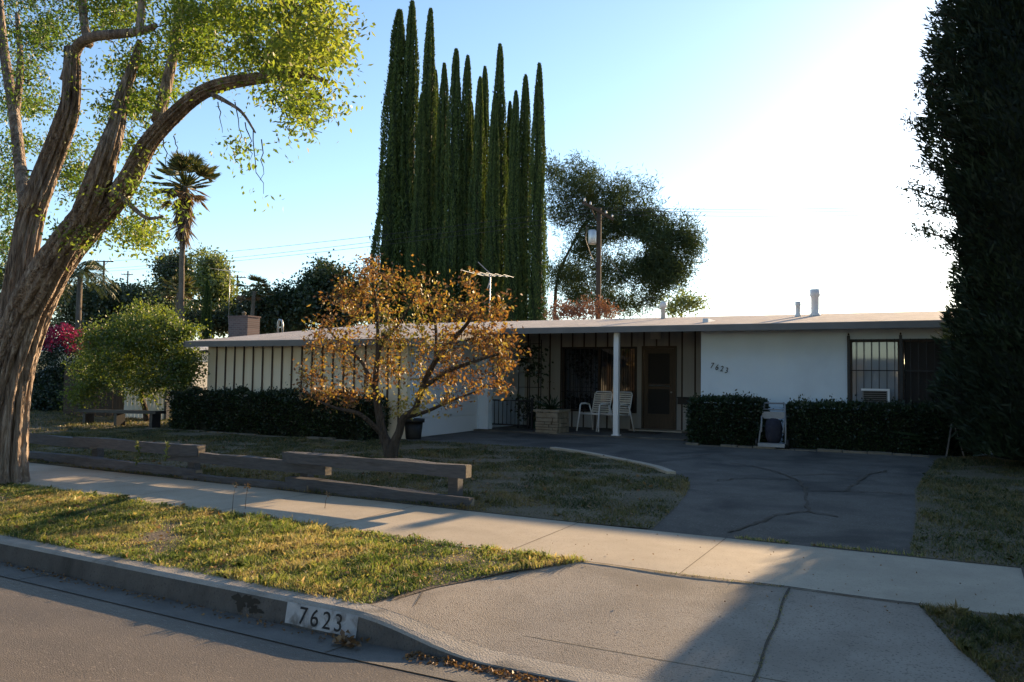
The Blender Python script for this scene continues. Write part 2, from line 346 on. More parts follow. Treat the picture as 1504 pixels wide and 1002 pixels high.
for x in XS:
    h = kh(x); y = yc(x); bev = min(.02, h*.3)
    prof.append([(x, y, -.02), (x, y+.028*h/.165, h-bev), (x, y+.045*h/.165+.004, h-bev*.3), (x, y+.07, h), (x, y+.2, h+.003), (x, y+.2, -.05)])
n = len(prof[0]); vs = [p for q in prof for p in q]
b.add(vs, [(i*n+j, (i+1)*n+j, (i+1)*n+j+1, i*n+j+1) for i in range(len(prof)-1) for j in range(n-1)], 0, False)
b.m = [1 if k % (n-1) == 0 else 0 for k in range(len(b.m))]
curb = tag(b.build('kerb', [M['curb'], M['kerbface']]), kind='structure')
ysn = lambda X: 5.67+cv(X); ysf = lambda X: 7.14+cv(X)
def zpark(x, y): return .168+.034*(y-yc(x)-.2)/(ysn(x)-yc(x)-.2)
b = MB(); b.sheet(XS, lambda x: (ysn(x), ysf(x)), 4, lambda x, y: .202+.014*(y-ysn(x))/1.47)
for x in (-13.9, -12.4, -10.9, -9.4, -7.9, -6.35, -4.85, -2.98, -1.6, 2.0, 3.5):
    b.ribbon([(x, ysn(x), .202), (x, ysf(x), .216)], .006, .003, 1)
b.ribbon([(.52, ysn(.5), .202), (.55, 6.4, .209), (.575, ysf(.5), .216)], [.035, .028, .03], .004, 1)
tag(b.build('sidewalk', [M['concrete'], M['joint']]), kind='structure')
# driveway apron between kerb and pavement
def axl(y): return np.interp(y, [4.06, 4.6, 5.1, 5.67], [-3.05, -2.95, -2.75, -2.4])
def axr(y): return np.interp(y, [4.06, 4.56, 5.1, 5.67], [.62, .36, .12, -.07])
b = MB(); ys = np.linspace(4.05, 5.672, 14); vs = []
NX = 40
def zap(x, y):
    t = (y-4.06)/1.61; return (kh(x)+.004)*(1-t)+.203*t
for y in ys:
    for k in range(NX+1):
        x = axl(y)+(axr(y)-axl(y))*k/NX; vs.append((x, y, zap(x, y)))
b.add(vs, [(j*(NX+1)+k, j*(NX+1)+k+1, (j+1)*(NX+1)+k+1, (j+1)*(NX+1)+k) for j in range(13) for k in range(NX)], 0, True)
pts = [(-.86+.006*math.sin(9*y)+.03*(5.67-y), y, zap(-.86, y)) for y in np.linspace(4.06, 5.66, 18)]
b.ribbon(pts, .011+.006*rng.random(18), .006, 1)
pts = [(x, 5.668+.012*math.sin(5*x), .203) for x in np.linspace(-2.4, -.07, 40)]
b.ribbon(pts, .018+.012*rng.random(40), .006, 1)
def crackline(a, c, n, wob, wd, dz, m=1):             # an irregular crack between two pixels on the ground
    return None
for poly in ([(585, 880), (600, 872), (592, 862)], [(610, 885), (622, 868)]):
    q = [gz(x, y, .172) for x, y in poly]; q = [(p[0], p[1], zap(p[0], p[1])) for p in q]; b.ribbon(q, .006, .006, 1)
tag(b.build('driveway_apron', [M['apron'], M['joint']]), kind='structure')
b = MB()
def soil(x_in, x_out, zf, NX=70, NY=10):
    vs = []
    for j in range(NY):
        for k in range(NX+1):
            t = (k/NX)**2; y0 = j/(NY-1); ye = 4.06+1.61*y0; x = x_in(ye)+(x_out-x_in(ye))*t
            y = (yc(x)+.19)+(ysn(x)+.004-yc(x)-.19)*y0; vs.append((x, y, zf(x, y)))
    b.add(vs, [(j*(NX+1)+k, j*(NX+1)+k+1, (j+1)*(NX+1)+k+1, (j+1)*(NX+1)+k) for j in range(NY-1) for k in range(NX)], 0, True)
soil(lambda y: axl(y)+.03, -60, lambda x, y: min(zpark(x, y), max(zap(x, y), .0)+.012)+.006*math.sin(3*x+2*y)*math.sin(5*y) if x > -3.2 else zpark(x, y)-.004+.008*math.sin(3*x+2*y)*math.sin(5*y))
soil(lambda y: axr(y)-.03, 60, lambda x, y: min(zpark(x, y), zap(x, y)+.01))
tag(b.build('parkway_soil', M['soil']), kind='structure')
# the lot: lawn, driveway
lawn_px = [(958, 778), (975, 762), (994, 744), (1008, 727), (1014, 715), (1010, 703), (986, 696), (950, 684), (905, 674), (860, 666), (820, 661), (740, 655), (640, 650)]
lawn_edge = [tuple(glot(x, y)[:2]) for x, y in lawn_px]
lawn = [(-45, ysf(-45)), (-15, ysf(-15)), (-9, ysf(-9)), (-5, ysf(-5)), (-3, ysf(-3))] + lawn_edge + [(-10.2, 13.2), (-15.4, 13.2), (-15.6, 16), (-18, 19.5), (-45, 20)]
link('front_lawn', poly_mesh(lawn, lambda y: float(lot(y))+.006), M['lawnbase'])['kind'] = 'structure'
drv = [(-2.3, 7.13), (-.17, 7.13)] + [tuple(glot(x, y)[:2]) for x, y in ((1345, 755), (1343, 720), (1356, 700), (1376, 675))] + [(.5, 16.0), (.3, 17.0), (-4.4, 16.6), (-9.6, 17.6), (-9.62, 14.0), (-9.9, 13.3), (-8.6, 12.8), (-7.2, 12.8), (-5.8, 12.9), (-3.6, 10.8), (-2.9, 9.5), (-2.6, 8.2)]
b = MB(); me = poly_mesh(drv, lambda y: float(lot(y))+.002)
dr = link('driveway', me, [M['drive'], M['joint']]); dr['kind'] = 'structure'
b = MB()
def wob(pl, sub=7, amp=1.3):
    out = []
    for (x0, y0), (x1, y1) in zip(pl[:-1], pl[1:]):
        for k in range(sub):
            t = k/sub; out.append((x0+(x1-x0)*t+rng.normal(0, amp*1.6), y0+(y1-y0)*t+rng.normal(0, amp*.35)))
    out.append(pl[-1]); return out
cracks = [[(1070, 680), (1115, 687), (1160, 700), (1180, 713), (1184, 728), (1188, 752)], [(1160, 700), (1220, 697), (1262, 700)], [(1050, 707), (1100, 703), (1160, 705)],
          [(1310, 692), (1275, 697), (1256, 712), (1240, 722)], [(1188, 752), (1140, 757), (1124, 765), (1095, 775), (1070, 783)], [(1240, 722), (1300, 725), (1330, 727)],
          [(1188, 752), (1230, 760)], [(1184, 722), (1240, 722)], [(1000, 672), (1050, 668), (1100, 672)]]
for pl in cracks:
    q = [glot(x, y) for x, y in wob(pl)]; b.ribbon(q, .018+.024*rng.random(len(q)), .012)
b.build('crack', M['joint'], dr)
# pale concrete edging round the end of the lawn
b = MB(); q = np.array([glot(x, y) for x, y in ((812, 660), (840, 664), (870, 669), (905, 676), (940, 683), (965, 689), (986, 697))])
for i in range(len(q)-1): b.beam(q[i]+(0, 0, .012), q[i+1]+(0, 0, .012), .13, .06)
tag(b.build('lawn_edging', M['concrete']), 'pale curved concrete edging strip around the lawn tip by the driveway', 'edging')
rl = [(-.18, 7.13)] + [tuple(glot(x, y)[:2]) for x, y in ((1345, 755), (1343, 720), (1356, 700), (1376, 675))] + [(.5, 16), (1.2, 17.2), (9, 17.2), (9, 7.13)]
link('side_lawn', poly_mesh(rl, lambda y: float(lot(y))+.006), M['lawnbase'])['kind'] = 'structure'

# painted number on the kerb
def text_mesh(body, size, ext=.002, shear=0):
    cu = bpy.data.curves.new('t', 'FONT'); cu.body = body; cu.size = size; cu.extrude = ext; cu.shear = shear
    o = bpy.data.objects.new('t', cu); me = bpy.data.meshes.new_from_object(o); bpy.data.objects.remove(o); return me
p0 = gz(436, 893, .09); p1 = gz(511, 926, .09)
kx0, kx1 = p0[0], p1[0]
def kerb_pt(x, z, off): return (x, yc(x)+.028*min(z/.145, 1)-off, z)
b = MB(); N = 10
vs = [kerb_pt(kx0+(kx1-kx0)*k/N, z+(rng.normal(0, .003) if z < .1 else 0), .003) for k in range(N+1) for z in (.026, .150)]
b.add(vs, [(2*k, 2*k+2, 2*k+3, 2*k+1) for k in range(N)])
pt = b.build('painted_panel', M['paint'], curb)
b = MB()                                              # dark tar smear on the kerb left of the number
for k_, (px, py, rx_, rz_) in enumerate(((358, 884, .07, .045), (376, 886, .055, .030), (366, 893, .06, .022))):
    xc_ = gz(px, py, .085)[0]; zc_ = (.095, .108, .062)[k_]; th = np.linspace(0, 6.28, 30, endpoint=False)
    rr_ = 1+.35*np.sin(3*th+k_)+.2*np.sin(7*th+2*k_)+rng.normal(0, .1, 30)
    b.add([kerb_pt(xc_+rx_*r_*math.cos(t_), zc_+rz_*r_*math.sin(t_), .0018+.0006*k_) for t_, r_ in zip(th, rr_)], [tuple(range(30))])
b.build('tar_stain', M['black'], curb)
for ch, px in zip('7623', (447, 459.5, 473, 486)):
    me = text_mesh(ch, .142, .001); P = gz(px, 903+(px-446)*.4, .09); x = P[0]
    xs = [v.co.x for v in me.vertices]; mid = (min(xs)+max(xs))/2
    for v in me.vertices:
        X = x+(v.co.x-mid)*1.02; Z = .040+v.co.y; v.co = kerb_pt(X, Z, .006+v.co.z)
    link('painted_digit', me, M['digit'], pt)

# ------------------------------------------------------------------ house
FLOOR = .40
hs = thing('ranch_house', 'low white ranch house with a pale gravel roof and a recessed front porch', 'house', (-6, 17, .38))
def rz(Y): return 2.76+.125*(Y-16.5)                  # roof plane
EY, GY, RY = 16.5, 13.35, 20.4                        # eave, garage eave, ridge
XL, XG, XR = -15.62, -8.85, 5.5
b = MB(); T = .05
out = [(XL, GY), (XG, GY), (XG, EY), (XR, EY), (XR, RY), (XL, RY)]
top = [(x, y, rz(y)) for x, y in out]; bot = [(x, y, rz(y)-T) for x, y in out]; k = len(out)
b.add(top+bot, [tuple(range(k)), tuple(range(2*k-1, k-1, -1))]+[(i, i+k, (i+1) % k+k, (i+1) % k) for i in range(k)])
zr = rz(RY); zb = zr-.125*6.5
b.add([(XL, RY, zr), (XR, RY, zr), (XR, RY+6.5, zb), (XL, RY+6.5, zb), (XL, RY, zr-T), (XR, RY, zr-T), (XR, RY+6.5, zb-T), (XL, RY+6.5, zb-T)],
      [(0, 1, 2, 3), (7, 6, 5, 4), (1, 5, 6, 2), (2, 6, 7, 3), (3, 7, 4, 0)])
roof = b.build('roof', M['roof'], hs)
b = MB()
def fas(x0, y0, x1, y1, ht=.125):
    z0, z1 = rz(y0)-.012, rz(y1)-.012
    d = np.array([x1-x0, y1-y0, 0.]); d /= np.linalg.norm(d); nrm = np.array([d[1], -d[0], 0])*.03
    a0 = np.array([x0, y0, 0.]); a1 = np.array([x1, y1, 0.])
    vs = [a0+(0, 0, z0-ht), a1+(0, 0, z1-ht), a1+(0, 0, z1), a0+(0, 0, z0)]; vs += [v+nrm for v in vs]
    b.add(vs, [(0, 1, 2, 3), (7, 6, 5, 4), (0, 4, 5, 1), (1, 5, 6, 2), (2, 6, 7, 3), (3, 7, 4, 0)])
fas(XL-.03, GY, XG+.03, GY); fas(XG, GY+.001, XG, EY-.03); fas(XG+.001, EY, XR, EY); fas(XL, RY, XL, GY)
b.build('fascia', M['fascia'], hs)
b = MB()                                              # soffit boards under the roof
for x0, x1, y0, y1 in ((XL+.05, XG-.04, GY+.03, GY+.6), (XG, -4.36, EY+.03, 19.2), (-4.36, XR, EY+.03, 17.2)):
    vs = [(x0, y0, rz(y0)-.075), (x1, y0, rz(y0)-.075), (x1, y1, rz(y1)-.075), (x0, y1, rz(y1)-.075)]
    b.add(vs, [(3, 2, 1, 0)])
b.build('soffit', M['soffit'], hs)
def wall_part(name, x0, x1, y, ztop, mats, holes=(), thick=.12, battens=None, side=None):
    """front-facing wall at plane y with rectangular openings; battens = (start, step)"""
    b = MB(); xs = sorted({x0, x1, *[h[0] for h in holes], *[h[1] for h in holes]}); z0 = .2
    for a, c in zip(xs[:-1], xs[1:]):
        hz = sorted([(h[2], h[3]) for h in holes if h[0] <= a+1e-6 and h[1] >= c-1e-6]); z = z0
        for lo, hi in hz+[(ztop, ztop)]:
            if lo-z > .001: b.box((a, y, z), (c, y+thick, lo))
            z = hi
    if battens:
        x = battens[0]
        while x < x1-.02:
            z = z0; hz = sorted([(h[2], h[3]) for h in holes if h[0] < x+.02 and h[1] > x-.02])
            for lo, hi in hz+[(ztop-.01, ztop)]:
                if lo-z > .05: b.box((x-.017, y-.022, z+.003), (x+.017, y+.004, lo-.003), 1)
                z = hi
            x += battens[1]
    return b.build(name, mats, hs)
wall_part('garage_wall', -15.35, -9.6, 13.8, rz(13.8)-.08, [M['cream'], M['brown']], battens=(-15.05, .292))
b = MB(); b.box((-9.72, 13.93, .2), (-9.6, 14.25, rz(14)-.07)); b.box((-9.72, 16.75, .2), (-9.6, 19.2, rz(17)-.06)); b.box((-9.72, 14.25, 2.35), (-9.6, 16.75, rz(15)-.1))
b.box((-15.35, 13.93, .2), (-15.23, 26, 2.4)); b.box((-9.6, 16.78, .36), (-9.35, 17.0, 2.75))
b.build('garage_side_wall', M['stucco'], hs)
b = MB(); b.box((-9.68, 14.25, .33), (-9.64, 16.75, 2.35))
for k in range(5): b.box((-9.645, 14.27, .35+k*.4), (-9.615, 16.73, .35+k*.4+.37))
gd = b.build('garage_door', M['garagedoor'], hs)
b = MB(); b.box((-9.615, 15.45, .75), (-9.58, 15.55, .79)); b.build('handle', M['steel'], gd)
# porch back wall, window and door
WX0, WX1, WZ0, WZ1 = -8.5, -6.5, .80, 2.44
DX0, DX1 = -6.36, -5.5
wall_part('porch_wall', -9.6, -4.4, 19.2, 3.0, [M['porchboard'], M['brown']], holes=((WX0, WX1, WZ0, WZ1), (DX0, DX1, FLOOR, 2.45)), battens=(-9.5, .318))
def frame(b, x0, x1, z0, z1, y, wd, dp=.05, m=0):
    b.box((x0, y-dp, z0), (x0+wd, y+.02, z1), m); b.box((x1-wd, y-dp, z0), (x1, y+.02, z1), m)
    b.box((x0+wd, y-dp+.002, z0), (x1-wd, y+.02, z0+wd), m); b.box((x0+wd, y-dp+.002, z1-wd), (x1-wd, y+.02, z1), m)
b = MB(); frame(b, WX0, WX1, WZ0, WZ1, 19.2, .05); b.box((-7.52, 19.16, WZ0+.05), (-7.46, 19.22, WZ1-.05))
pw = b.build('porch_window', M['brown'], hs)
b = MB(); b.box((WX0+.05, 19.205, WZ0+.05), (-7.52, 19.215, WZ1-.05)); b.box((-7.46, 19.205, WZ0+.05), (WX1-.05, 19.215, WZ1-.05)); b.build('pane', M['glass'], pw)
def grille(x0, x1, z0, z1, y, nb, rails, name, parent, finial=False):
    b = MB()
    for x in np.linspace(x0, x1, nb): b.beam((x, y, z0), (x, y, z1+(.06 if finial and x in (x0, x1) else 0)), .014, .014)
    for z in rails: b.beam((x0-.01, y-.001, z), (x1+.01, y-.001, z), .024, .02)
    return b.build(name, M['iron'], parent)
grille(WX0+.02, WX1-.02, WZ0, WZ1, 19.12, 17, (WZ0+.03, 1.3, WZ1-.03), 'security_bars', pw)
b = MB(); b.box((DX0, 19.13, FLOOR), (DX0+.05, 19.26, 2.45)); b.box((DX1-.05, 19.13, FLOOR), (DX1, 19.26, 2.45)); b.box((DX0+.05, 19.13, 2.39), (DX1-.05, 19.26, 2.45))
dr_ = b.build('front_door', M['wood'], hs)
b = MB(); x0, x1 = DX0+.06, DX1-.06; y = 19.15
b.box((x0, y, FLOOR+.03), (x0+.1, y+.035, 2.38)); b.box((x1-.1, y, FLOOR+.03), (x1, y+.035, 2.38)); b.box((x0+.1, y+.001, 2.27), (x1-.1, y+.034, 2.38))
b.box((x0+.1, y+.001, FLOOR+.03), (x1-.1, y+.034, FLOOR+.40)); b.box((x0+.1, y+.001, 1.40), (x1-.1, y+.034, 1.47))
b.box((x0+.1, y+.003, 1.50), (x1-.1, y+.03, 1.53))
b.build('screen_frame', M['wood'], dr_)
b = MB(); b.box((x0+.1, y+.02, FLOOR+.40), (x1-.1, y+.026, 1.40)); b.box((x0+.1, y+.02, 1.53), (x1-.1, y+.026, 2.27)); b.build('screen', M['mesh'], dr_)
b = MB(); b.lathe((x1-.05, y-.03, 1.33), [(.0, -.02), (.022, -.015), (.026, 0), (.022, .015), (.0, .02)], 10); b.build('handle', M['steel'], dr_)
b = MB(); b.box((-6.13, 19.1, 2.62), (-5.9, 19.2, 2.8)); b.box((-6.11, 19.07, 2.64), (-5.92, 19.1, 2.78)); b.build('porch_lamp', M['strap'], hs)
b = MB(); b.box((-5.44, 19.06, 1.05), (-5.12, 19.19, 1.2)); b.box((-5.45, 19.05, 1.2), (-5.11, 19.19, 1.225)); b.build('letterbox', M['black'], hs)
# white front wall
RW0, RW1, RZ0, RZ1 = -1.47, 2.6, 1.0, 2.46
wall_part('front_wall', -4.4, XR-.4, 17.2, rz(17.2)-.06, M['stucco'], holes=((RW0, RW1, RZ0, RZ1),))
b = MB(); b.box((-4.4, 17.33, .2), (-4.28, 19.2, 2.95)); b.box((5.0, 17.33, .2), (5.12, 26, 2.5)); b.box((-15.22, 25.9, .2), (4.98, 26, 2.2)); b.build('wall', M['stucco'], hs)
b = MB(); frame(b, RW0, -.55, RZ0, RZ1, 17.2, .055, .045); frame(b, -.549, RW1, RZ0, RZ1, 17.2, .055, .045); b.box((1.0, 17.16, RZ0+.055), (1.06, 17.22, RZ1-.055))
fwn = b.build('front_window', M['brown'], hs)
b = MB(); b.box((RW0+.055, 17.21, RZ0+.055), (-.605, 17.22, RZ1-.055)); b.build('pane', M['glass2'], fwn)
b = MB(); b.box((-.49, 17.21, RZ0+.055), (1.0, 17.22, RZ1-.055)); b.box((1.06, 17.21, RZ0+.055), (RW1-.055, 17.22, RZ1-.055)); b.build('screened_pane', M['mesh'], fwn)
b = MB()
for x in np.linspace(RW0, RW1, 31): b.beam((x, 17.1, RZ0-.05), (x, 17.1, RZ1), .012, .012)
for z in (RZ0+.0, 1.85, RZ1-.02): b.beam((RW0-.02, 17.098, z), (RW1+.02, 17.098, z), .022, .02)
for x in (RW0, -.55, 1.03): b.beam((x, 17.095, RZ0-.05), (x, 17.095, RZ1+.07), .05, .04); b.lathe((x, 17.095, RZ1+.07), [(.0, 0), (.02, .015), (.015, .035), (0, .055)], 8)
b.build('security_bars', M['iron'], fwn)
b = MB(); b.box((-1.22, 17.02, 1.08), (-.76, 17.19, 1.47))
for k in range(9): b.box((-1.2, 17.0, 1.1+k*.04), (-.8, 17.02, 1.125+k*.04), 1)
b.box((-1.24, 16.99, 1.46), (-.74, 17.05, 1.50), 2); b.box((-.78, 16.99, 1.08), (-.74, 17.05, 1.46), 2)
b.build('air_conditioner', [M['fascia'], M['black'], M['white']], fwn)
for ch, (px, py) in zip('7623', ((1046.5, 537), (1053, 539.5), (1060, 541.5), (1067, 544))):
    me = text_mesh(ch, .165, .006, .28); P = at(px, py, 17.18)
    xs = [v.co.x for v in me.vertices]; ysv = [v.co.y for v in me.vertices]; mx, my = (min(xs)+max(xs))/2, (min(ysv)+max(ysv))/2
    for v in me.vertices: v.co = (P[0]+(v.co.x-mx)*.85, P[1]-v.co.z, P[2]+v.co.y-my)
    link('house_number', me, M['iron'], hs)
b = MB(); b.box((-6.16, 16.62, .37), (-6.05, 16.73, rz(16.6)-.08)); b.box((-6.19, 16.59, .37), (-6.02, 16.76, .42)); b.build('porch_post', M['white'], hs)
b = MB(); b.box((-9.6, 16.55, .2), (-4.41, 19.2, FLOOR)); b.box((-6.5, 18.6, FLOOR), (-5.2, 19.19, FLOOR+.03), 1); b.build('porch_floor', [M['drive'], M['concrete']], hs)
for px, py, r, h in ((1197, 461, .085, .62), (1172, 463, .05, .36)):
    Y = 19.4 if r > .06 else 19.2; P = at(px, py, Y); z = rz(Y); b = MB()
    b.lathe((P[0], Y, z-.02), [(r*1.5, 0), (r*1.4, .05), (r, .09), (r, h*.72), (r*1.25, h*.74), (r*1.25, h), (r*.8, h)], 14)
    b.build('vent_pipe', M['white'], roof)
P = at(974, 461, 19.6); b = MB(); b.lathe((P[0], 19.6, rz(19.6)-.02), [(.06, 0), (.05, .3), (.09, .3), (.09, .42), (.03, .45)], 12); b.build('vent_pipe', M['white'], roof)
P = at(412, 488, 17.5); b = MB(); z = rz(17.5)
b.tube([(P[0]-.1, 17.5, z-.1), (P[0]-.1, 17.5, z+.24), (P[0]-.06, 17.5, z+.32), (P[0]+.03, 17.5, z+.30), (P[0]+.07, 17.5, z+.2), (P[0]+.07, 17.5, z-.1)], .03, 8)
b.beam((P[0]-.1, 17.5, z+.1), (P[0]+.07, 17.5, z+.1), .02, .03); b.build('vent_hood', M['steel'], roof)
# television aerial
def aerial(px, py, pyb, Y, half, label, slope=.1, elems=6):
    P = at(px, py, Y); Bz = at(px, pyb, Y)[2]
    t = thing('tv_aerial', label, 'aerial', (P[0], Y, Bz)); b = MB()
    b.tube([(P[0], Y, Bz-.3), (P[0], Y, P[2]+.05)], .018, 6); b.build('mast', M['steel'], t)
    b = MB(); b.beam((P[0]-half, Y, P[2]+half*slope), (P[0]+half, Y, P[2]-half*slope), .014, .014)
    b.beam((P[0]-.25, Y-.3, P[2]+.36), (P[0]+.05, Y, P[2]), .02, .02); b.beam((P[0]-.25, Y+.3, P[2]-.36), (P[0]+.05, Y, P[2]), .02, .02); b.build('boom', M['steel'], t)
    for k in range(elems):
        b = MB(); u = -1+2*k/(elems-1); x = P[0]+half*u; L = .5-.18*u; b.beam((x, Y-L, P[2]-half*u*slope+.02), (x, Y+L, P[2]-half*u*slope+.015), .007, .007); b.build('element', M['steel'], t)
aerial(720, 404, 476, 21, .62, 'silver television aerial standing above the gravel roof in front of the cypresses', .12)
aerial(338, 398, 470, 40, 1.2, 'thin dark television aerial with a short boom, over the far left trees', .12, 7)

# ------------------------------------------------------------------ porch furniture
def make_chair():
    t = thing('patio_chair', 'x', 'chair', (0, 0, 0)); w_ = .27
    for s in (-1, 1):
        x = s*w_
        b = MB(); b.tube([(x*1.12, -.30, 0), (x, -.24, .45), (x, -.22, .60), (x, -.17, .64)], .016, 8); b.lathe((x*1.12, -.30, 0), [(.02, 0), (.02, .03)], 8, 1); b.build('leg', [M['alu'], M['strap']], t)
        b = MB(); b.tube([(x*1.1, .36, 0), (x, .24, .45), (x, .16, .62)], .016, 8); b.lathe((x*1.1, .36, 0), [(.02, 0), (.02, .03)], 8, 1); b.build('leg', [M['alu'], M['strap']], t)
        b = MB(); b.tube([(x, -.17, .64), (x, 0, .645), (x, .16, .62)], .02, 8); b.build('arm', M['alu'], t)
    b = MB()
    for s in (-1, 1): b.tube([(s*.24, -.26, .42), (s*.24, .22, .38)], .014, 8)
    b.tube([(-.24, -.26, .42), (.24, -.26, .42)], .014, 8); b.tube([(-.27, -.24, .4), (.27, -.24, .4)], .012, 6); b.tube([(-.27, .2, .39), (.27, .2, .39)], .012, 6)
    for k in range(7): y = -.23+k*.068; b.box((-.25, y, .425-k*.005), (.25, y+.045, .43-k*.005), 1)
    b.build('seat', [M['alu'], M['strap']], t)
    b = MB(); P = lambda s: [(s*.24, .22, .38), (s*.24, .36, .86), (s*.2, .375, .92)]
    b.tube(P(-1)+[(0, .38, .925)]+P(1)[::-1], .014, 8)
    for k in range(9):
        z = .44+k*.052; y = .22+(z-.38)*.29
        b.add([(-.245, y-.014, z), (.245, y-.014, z), (.245, y-.004, z+.036), (-.245, y-.004, z+.036), (-.245, y+.006, z), (.245, y+.006, z), (.245, y+.016, z+.036), (-.245, y+.016, z+.036)],
              [(0, 1, 2, 3), (7, 6, 5, 4), (0, 4, 5, 1), (3, 2, 6, 7)], 1)
    b.build('backrest', [M['alu'], M['strap']], t)
    return t
ch = make_chair(); c2 = copy_tree(ch)
for o, px, py, lab, rzv in ((ch, 863, 634, 'white strap patio chair nearer the stone planter on the porch', -12), (c2, 899, 634, 'white strap patio chair half hidden behind the white porch post', -14)):
    P = gz(px, py, FLOOR); o.location = (P[0]+(.06 if o is ch else .1), 17.85, FLOOR); o.rotation_euler.z = R(rzv); o['label'] = lab; o['group'] = 'patio chairs on the porch'
# stone planter with a spiky plant
P = gz(801, 637, .38); px_, py_ = P[0], P[1]+.35
t = thing('stone_planter', 'square flagstone planter box standing on the porch beside the big window', 'planter', (px_, py_, .37))
b = MB(); z = .372; k = 0
while z < .84:
    h = random.choice((.06, .09, .12)); h = min(h, .86-z); x = px_-.28
    while x < px_+.28:
        wdt = min(random.uniform(.15, .36), px_+.28-x)
        if px_+.28-x-wdt < .08: wdt = px_+.28-x
        o = rng.uniform(0, .05); b.box((x+.007, py_-.28-o, z+.007), (x+wdt-.007, py_-.2, z+h-.007)); x += wdt
    z += h
z = .372
while z < .84:
    h = min(random.choice((.08, .12, .15)), .86-z); y = py_-.19
    while y < py_+.28:
        wdt = min(random.uniform(.2, .36), py_+.28-y); o = rng.uniform(0, .04); b.box((px_+.2, y+.007, z+.007), (px_+.28+o, y+wdt-.007, z+h-.007)); y += wdt
    z += h
b.box((px_-.25, py_-.26, .372), (px_+.26, py_+.26, .83), 1)
b.build('stone_wall', [M['stone'], M['soil']], t)
b = MB()
for x0, x1, y0, y1 in ((-.32, .32, -.32, -.2), (-.32, .32, .2, .32), (-.32, -.2, -.2, .2), (.2, .32, -.2, .2)): b.box((px_+x0, py_+y0, .862), (px_+x1, py_+y1, .915))
b.build('coping', M['stone'], t)
def spiky(name, label, c, n, L, mat=None, wd=.05, cat='plant', spread=1.0):
    t = thing(name, label, cat, c); A = rng.normal(size=(n, 3))*[1, 1, .5]*[spread, spread, 1]; A[:, 2] = np.abs(A[:, 2])+.55; A = unit(A)
    P = np.tile(np.array(c, float), (n, 1)); Ls = L*rng.uniform(.6, 1, n)
    m1 = leaf_mesh(P, A, Ls*.62, wd, rng.random(n)); m2 = leaf_mesh(P+A*(Ls*.45)[:, None], unit(A+[0, 0, -.45]), Ls*.6, wd*.8, rng.random(n))
    link('leaf', join([m1, m2]), [mat or M['leaf_hedge']]*2, t); return t
spiky('spiky_plant', 'dark spiky leaved plant growing in the stone planter', (px_, py_, .86), 46, .52)
# watering can-like green bucket
P = gz(770, 632, .38); b = MB(); b.lathe((P[0], 17.9, FLOOR), [(.10, 0), (.13, .02), (.14, .34), (.155, .36), (.14, .37), (.1, .33)], 16)
b.tube([(P[0]-.14, 17.9, FLOOR+.34), (P[0], 17.9, FLOOR+.5), (P[0]+.14, 17.9, FLOOR+.34)], .008, 6)
tag(b.build('bucket', M['green'], loc=(P[0], 17.9, FLOOR)), 'dark green plastic bucket on the porch between railing and planter', 'bucket')
# iron railing at the left end of the porch
A = at(714, 632, 17.25); B_ = at(781, 632, 17.25)
t = thing('iron_railing', 'black iron railing closing the left end of the porch', 'railing', (A[0], 17.25, .38))
b = MB()
for z in (.50, 1.08): b.beam((A[0], 17.25, z), (B_[0], 17.25, z), .03, .03)
b.build('rail', M['iron'], t); b = MB()
for x in np.linspace(A[0], B_[0], 12)[1:-1]: b.beam((x, 17.25, .50), (x, 17.25, 1.08), .014, .014)
b.build('baluster', M['iron'], t)
for x, h in ((A[0], 2.6), (B_[0], 1.15)):
    b = MB(); b.beam((x, 17.25, .38), (x, 17.25, h), .045, .045); b.build('post', M['iron'], t)
# climbing plant on a trellis
P = at(778, 560, 17.6)
t = thing('trellis_vine', 'dark straggly vine climbing a black trellis beside the porch railing', 'vine', (P[0], 17.6, .4))
b = MB()
for dx in (-.3, 0, .3): b.beam((P[0]+dx, 17.6, .4), (P[0]+dx, 17.6, 2.55), .02, .02)
for z in np.arange(.7, 2.5, .35): b.beam((P[0]-.3, 17.59, z), (P[0]+.3, 17.59, z), .016, .016)
b.build('trellis', M['iron'], t)
n = 900; Q = np.stack([P[0]+rng.normal(0, .2, n), 17.6+rng.normal(0, .08, n), rng.uniform(.6, 2.4, n)], 1); Q = Q[vnoise(Q, 3, 3) > -.2]
link('foliage', leaf_mesh(Q, rng.normal(size=Q.shape), .09, .06, rng.random(len(Q))), M['leaf_hedge'], t)
# door mats
b = MB(); b.box((-6.35, 17.75, FLOOR+.002), (-5.55, 18.2, FLOOR+.02)); tag(b.build('door_mat', M['black'], loc=(-5.95, 18, FLOOR)), 'dark door mat lying on the porch before the front door', 'mat')
b = MB(); P = glot(960, 644); b.box((P[0]-.5, P[1]-.2, lot(P[1])+.005), (P[0]+.5, P[1]+.2, lot(P[1])+.02)); tag(b.build('door_mat', M['black'], loc=P), 'dark mat lying on the driveway edge below the porch step', 'mat')

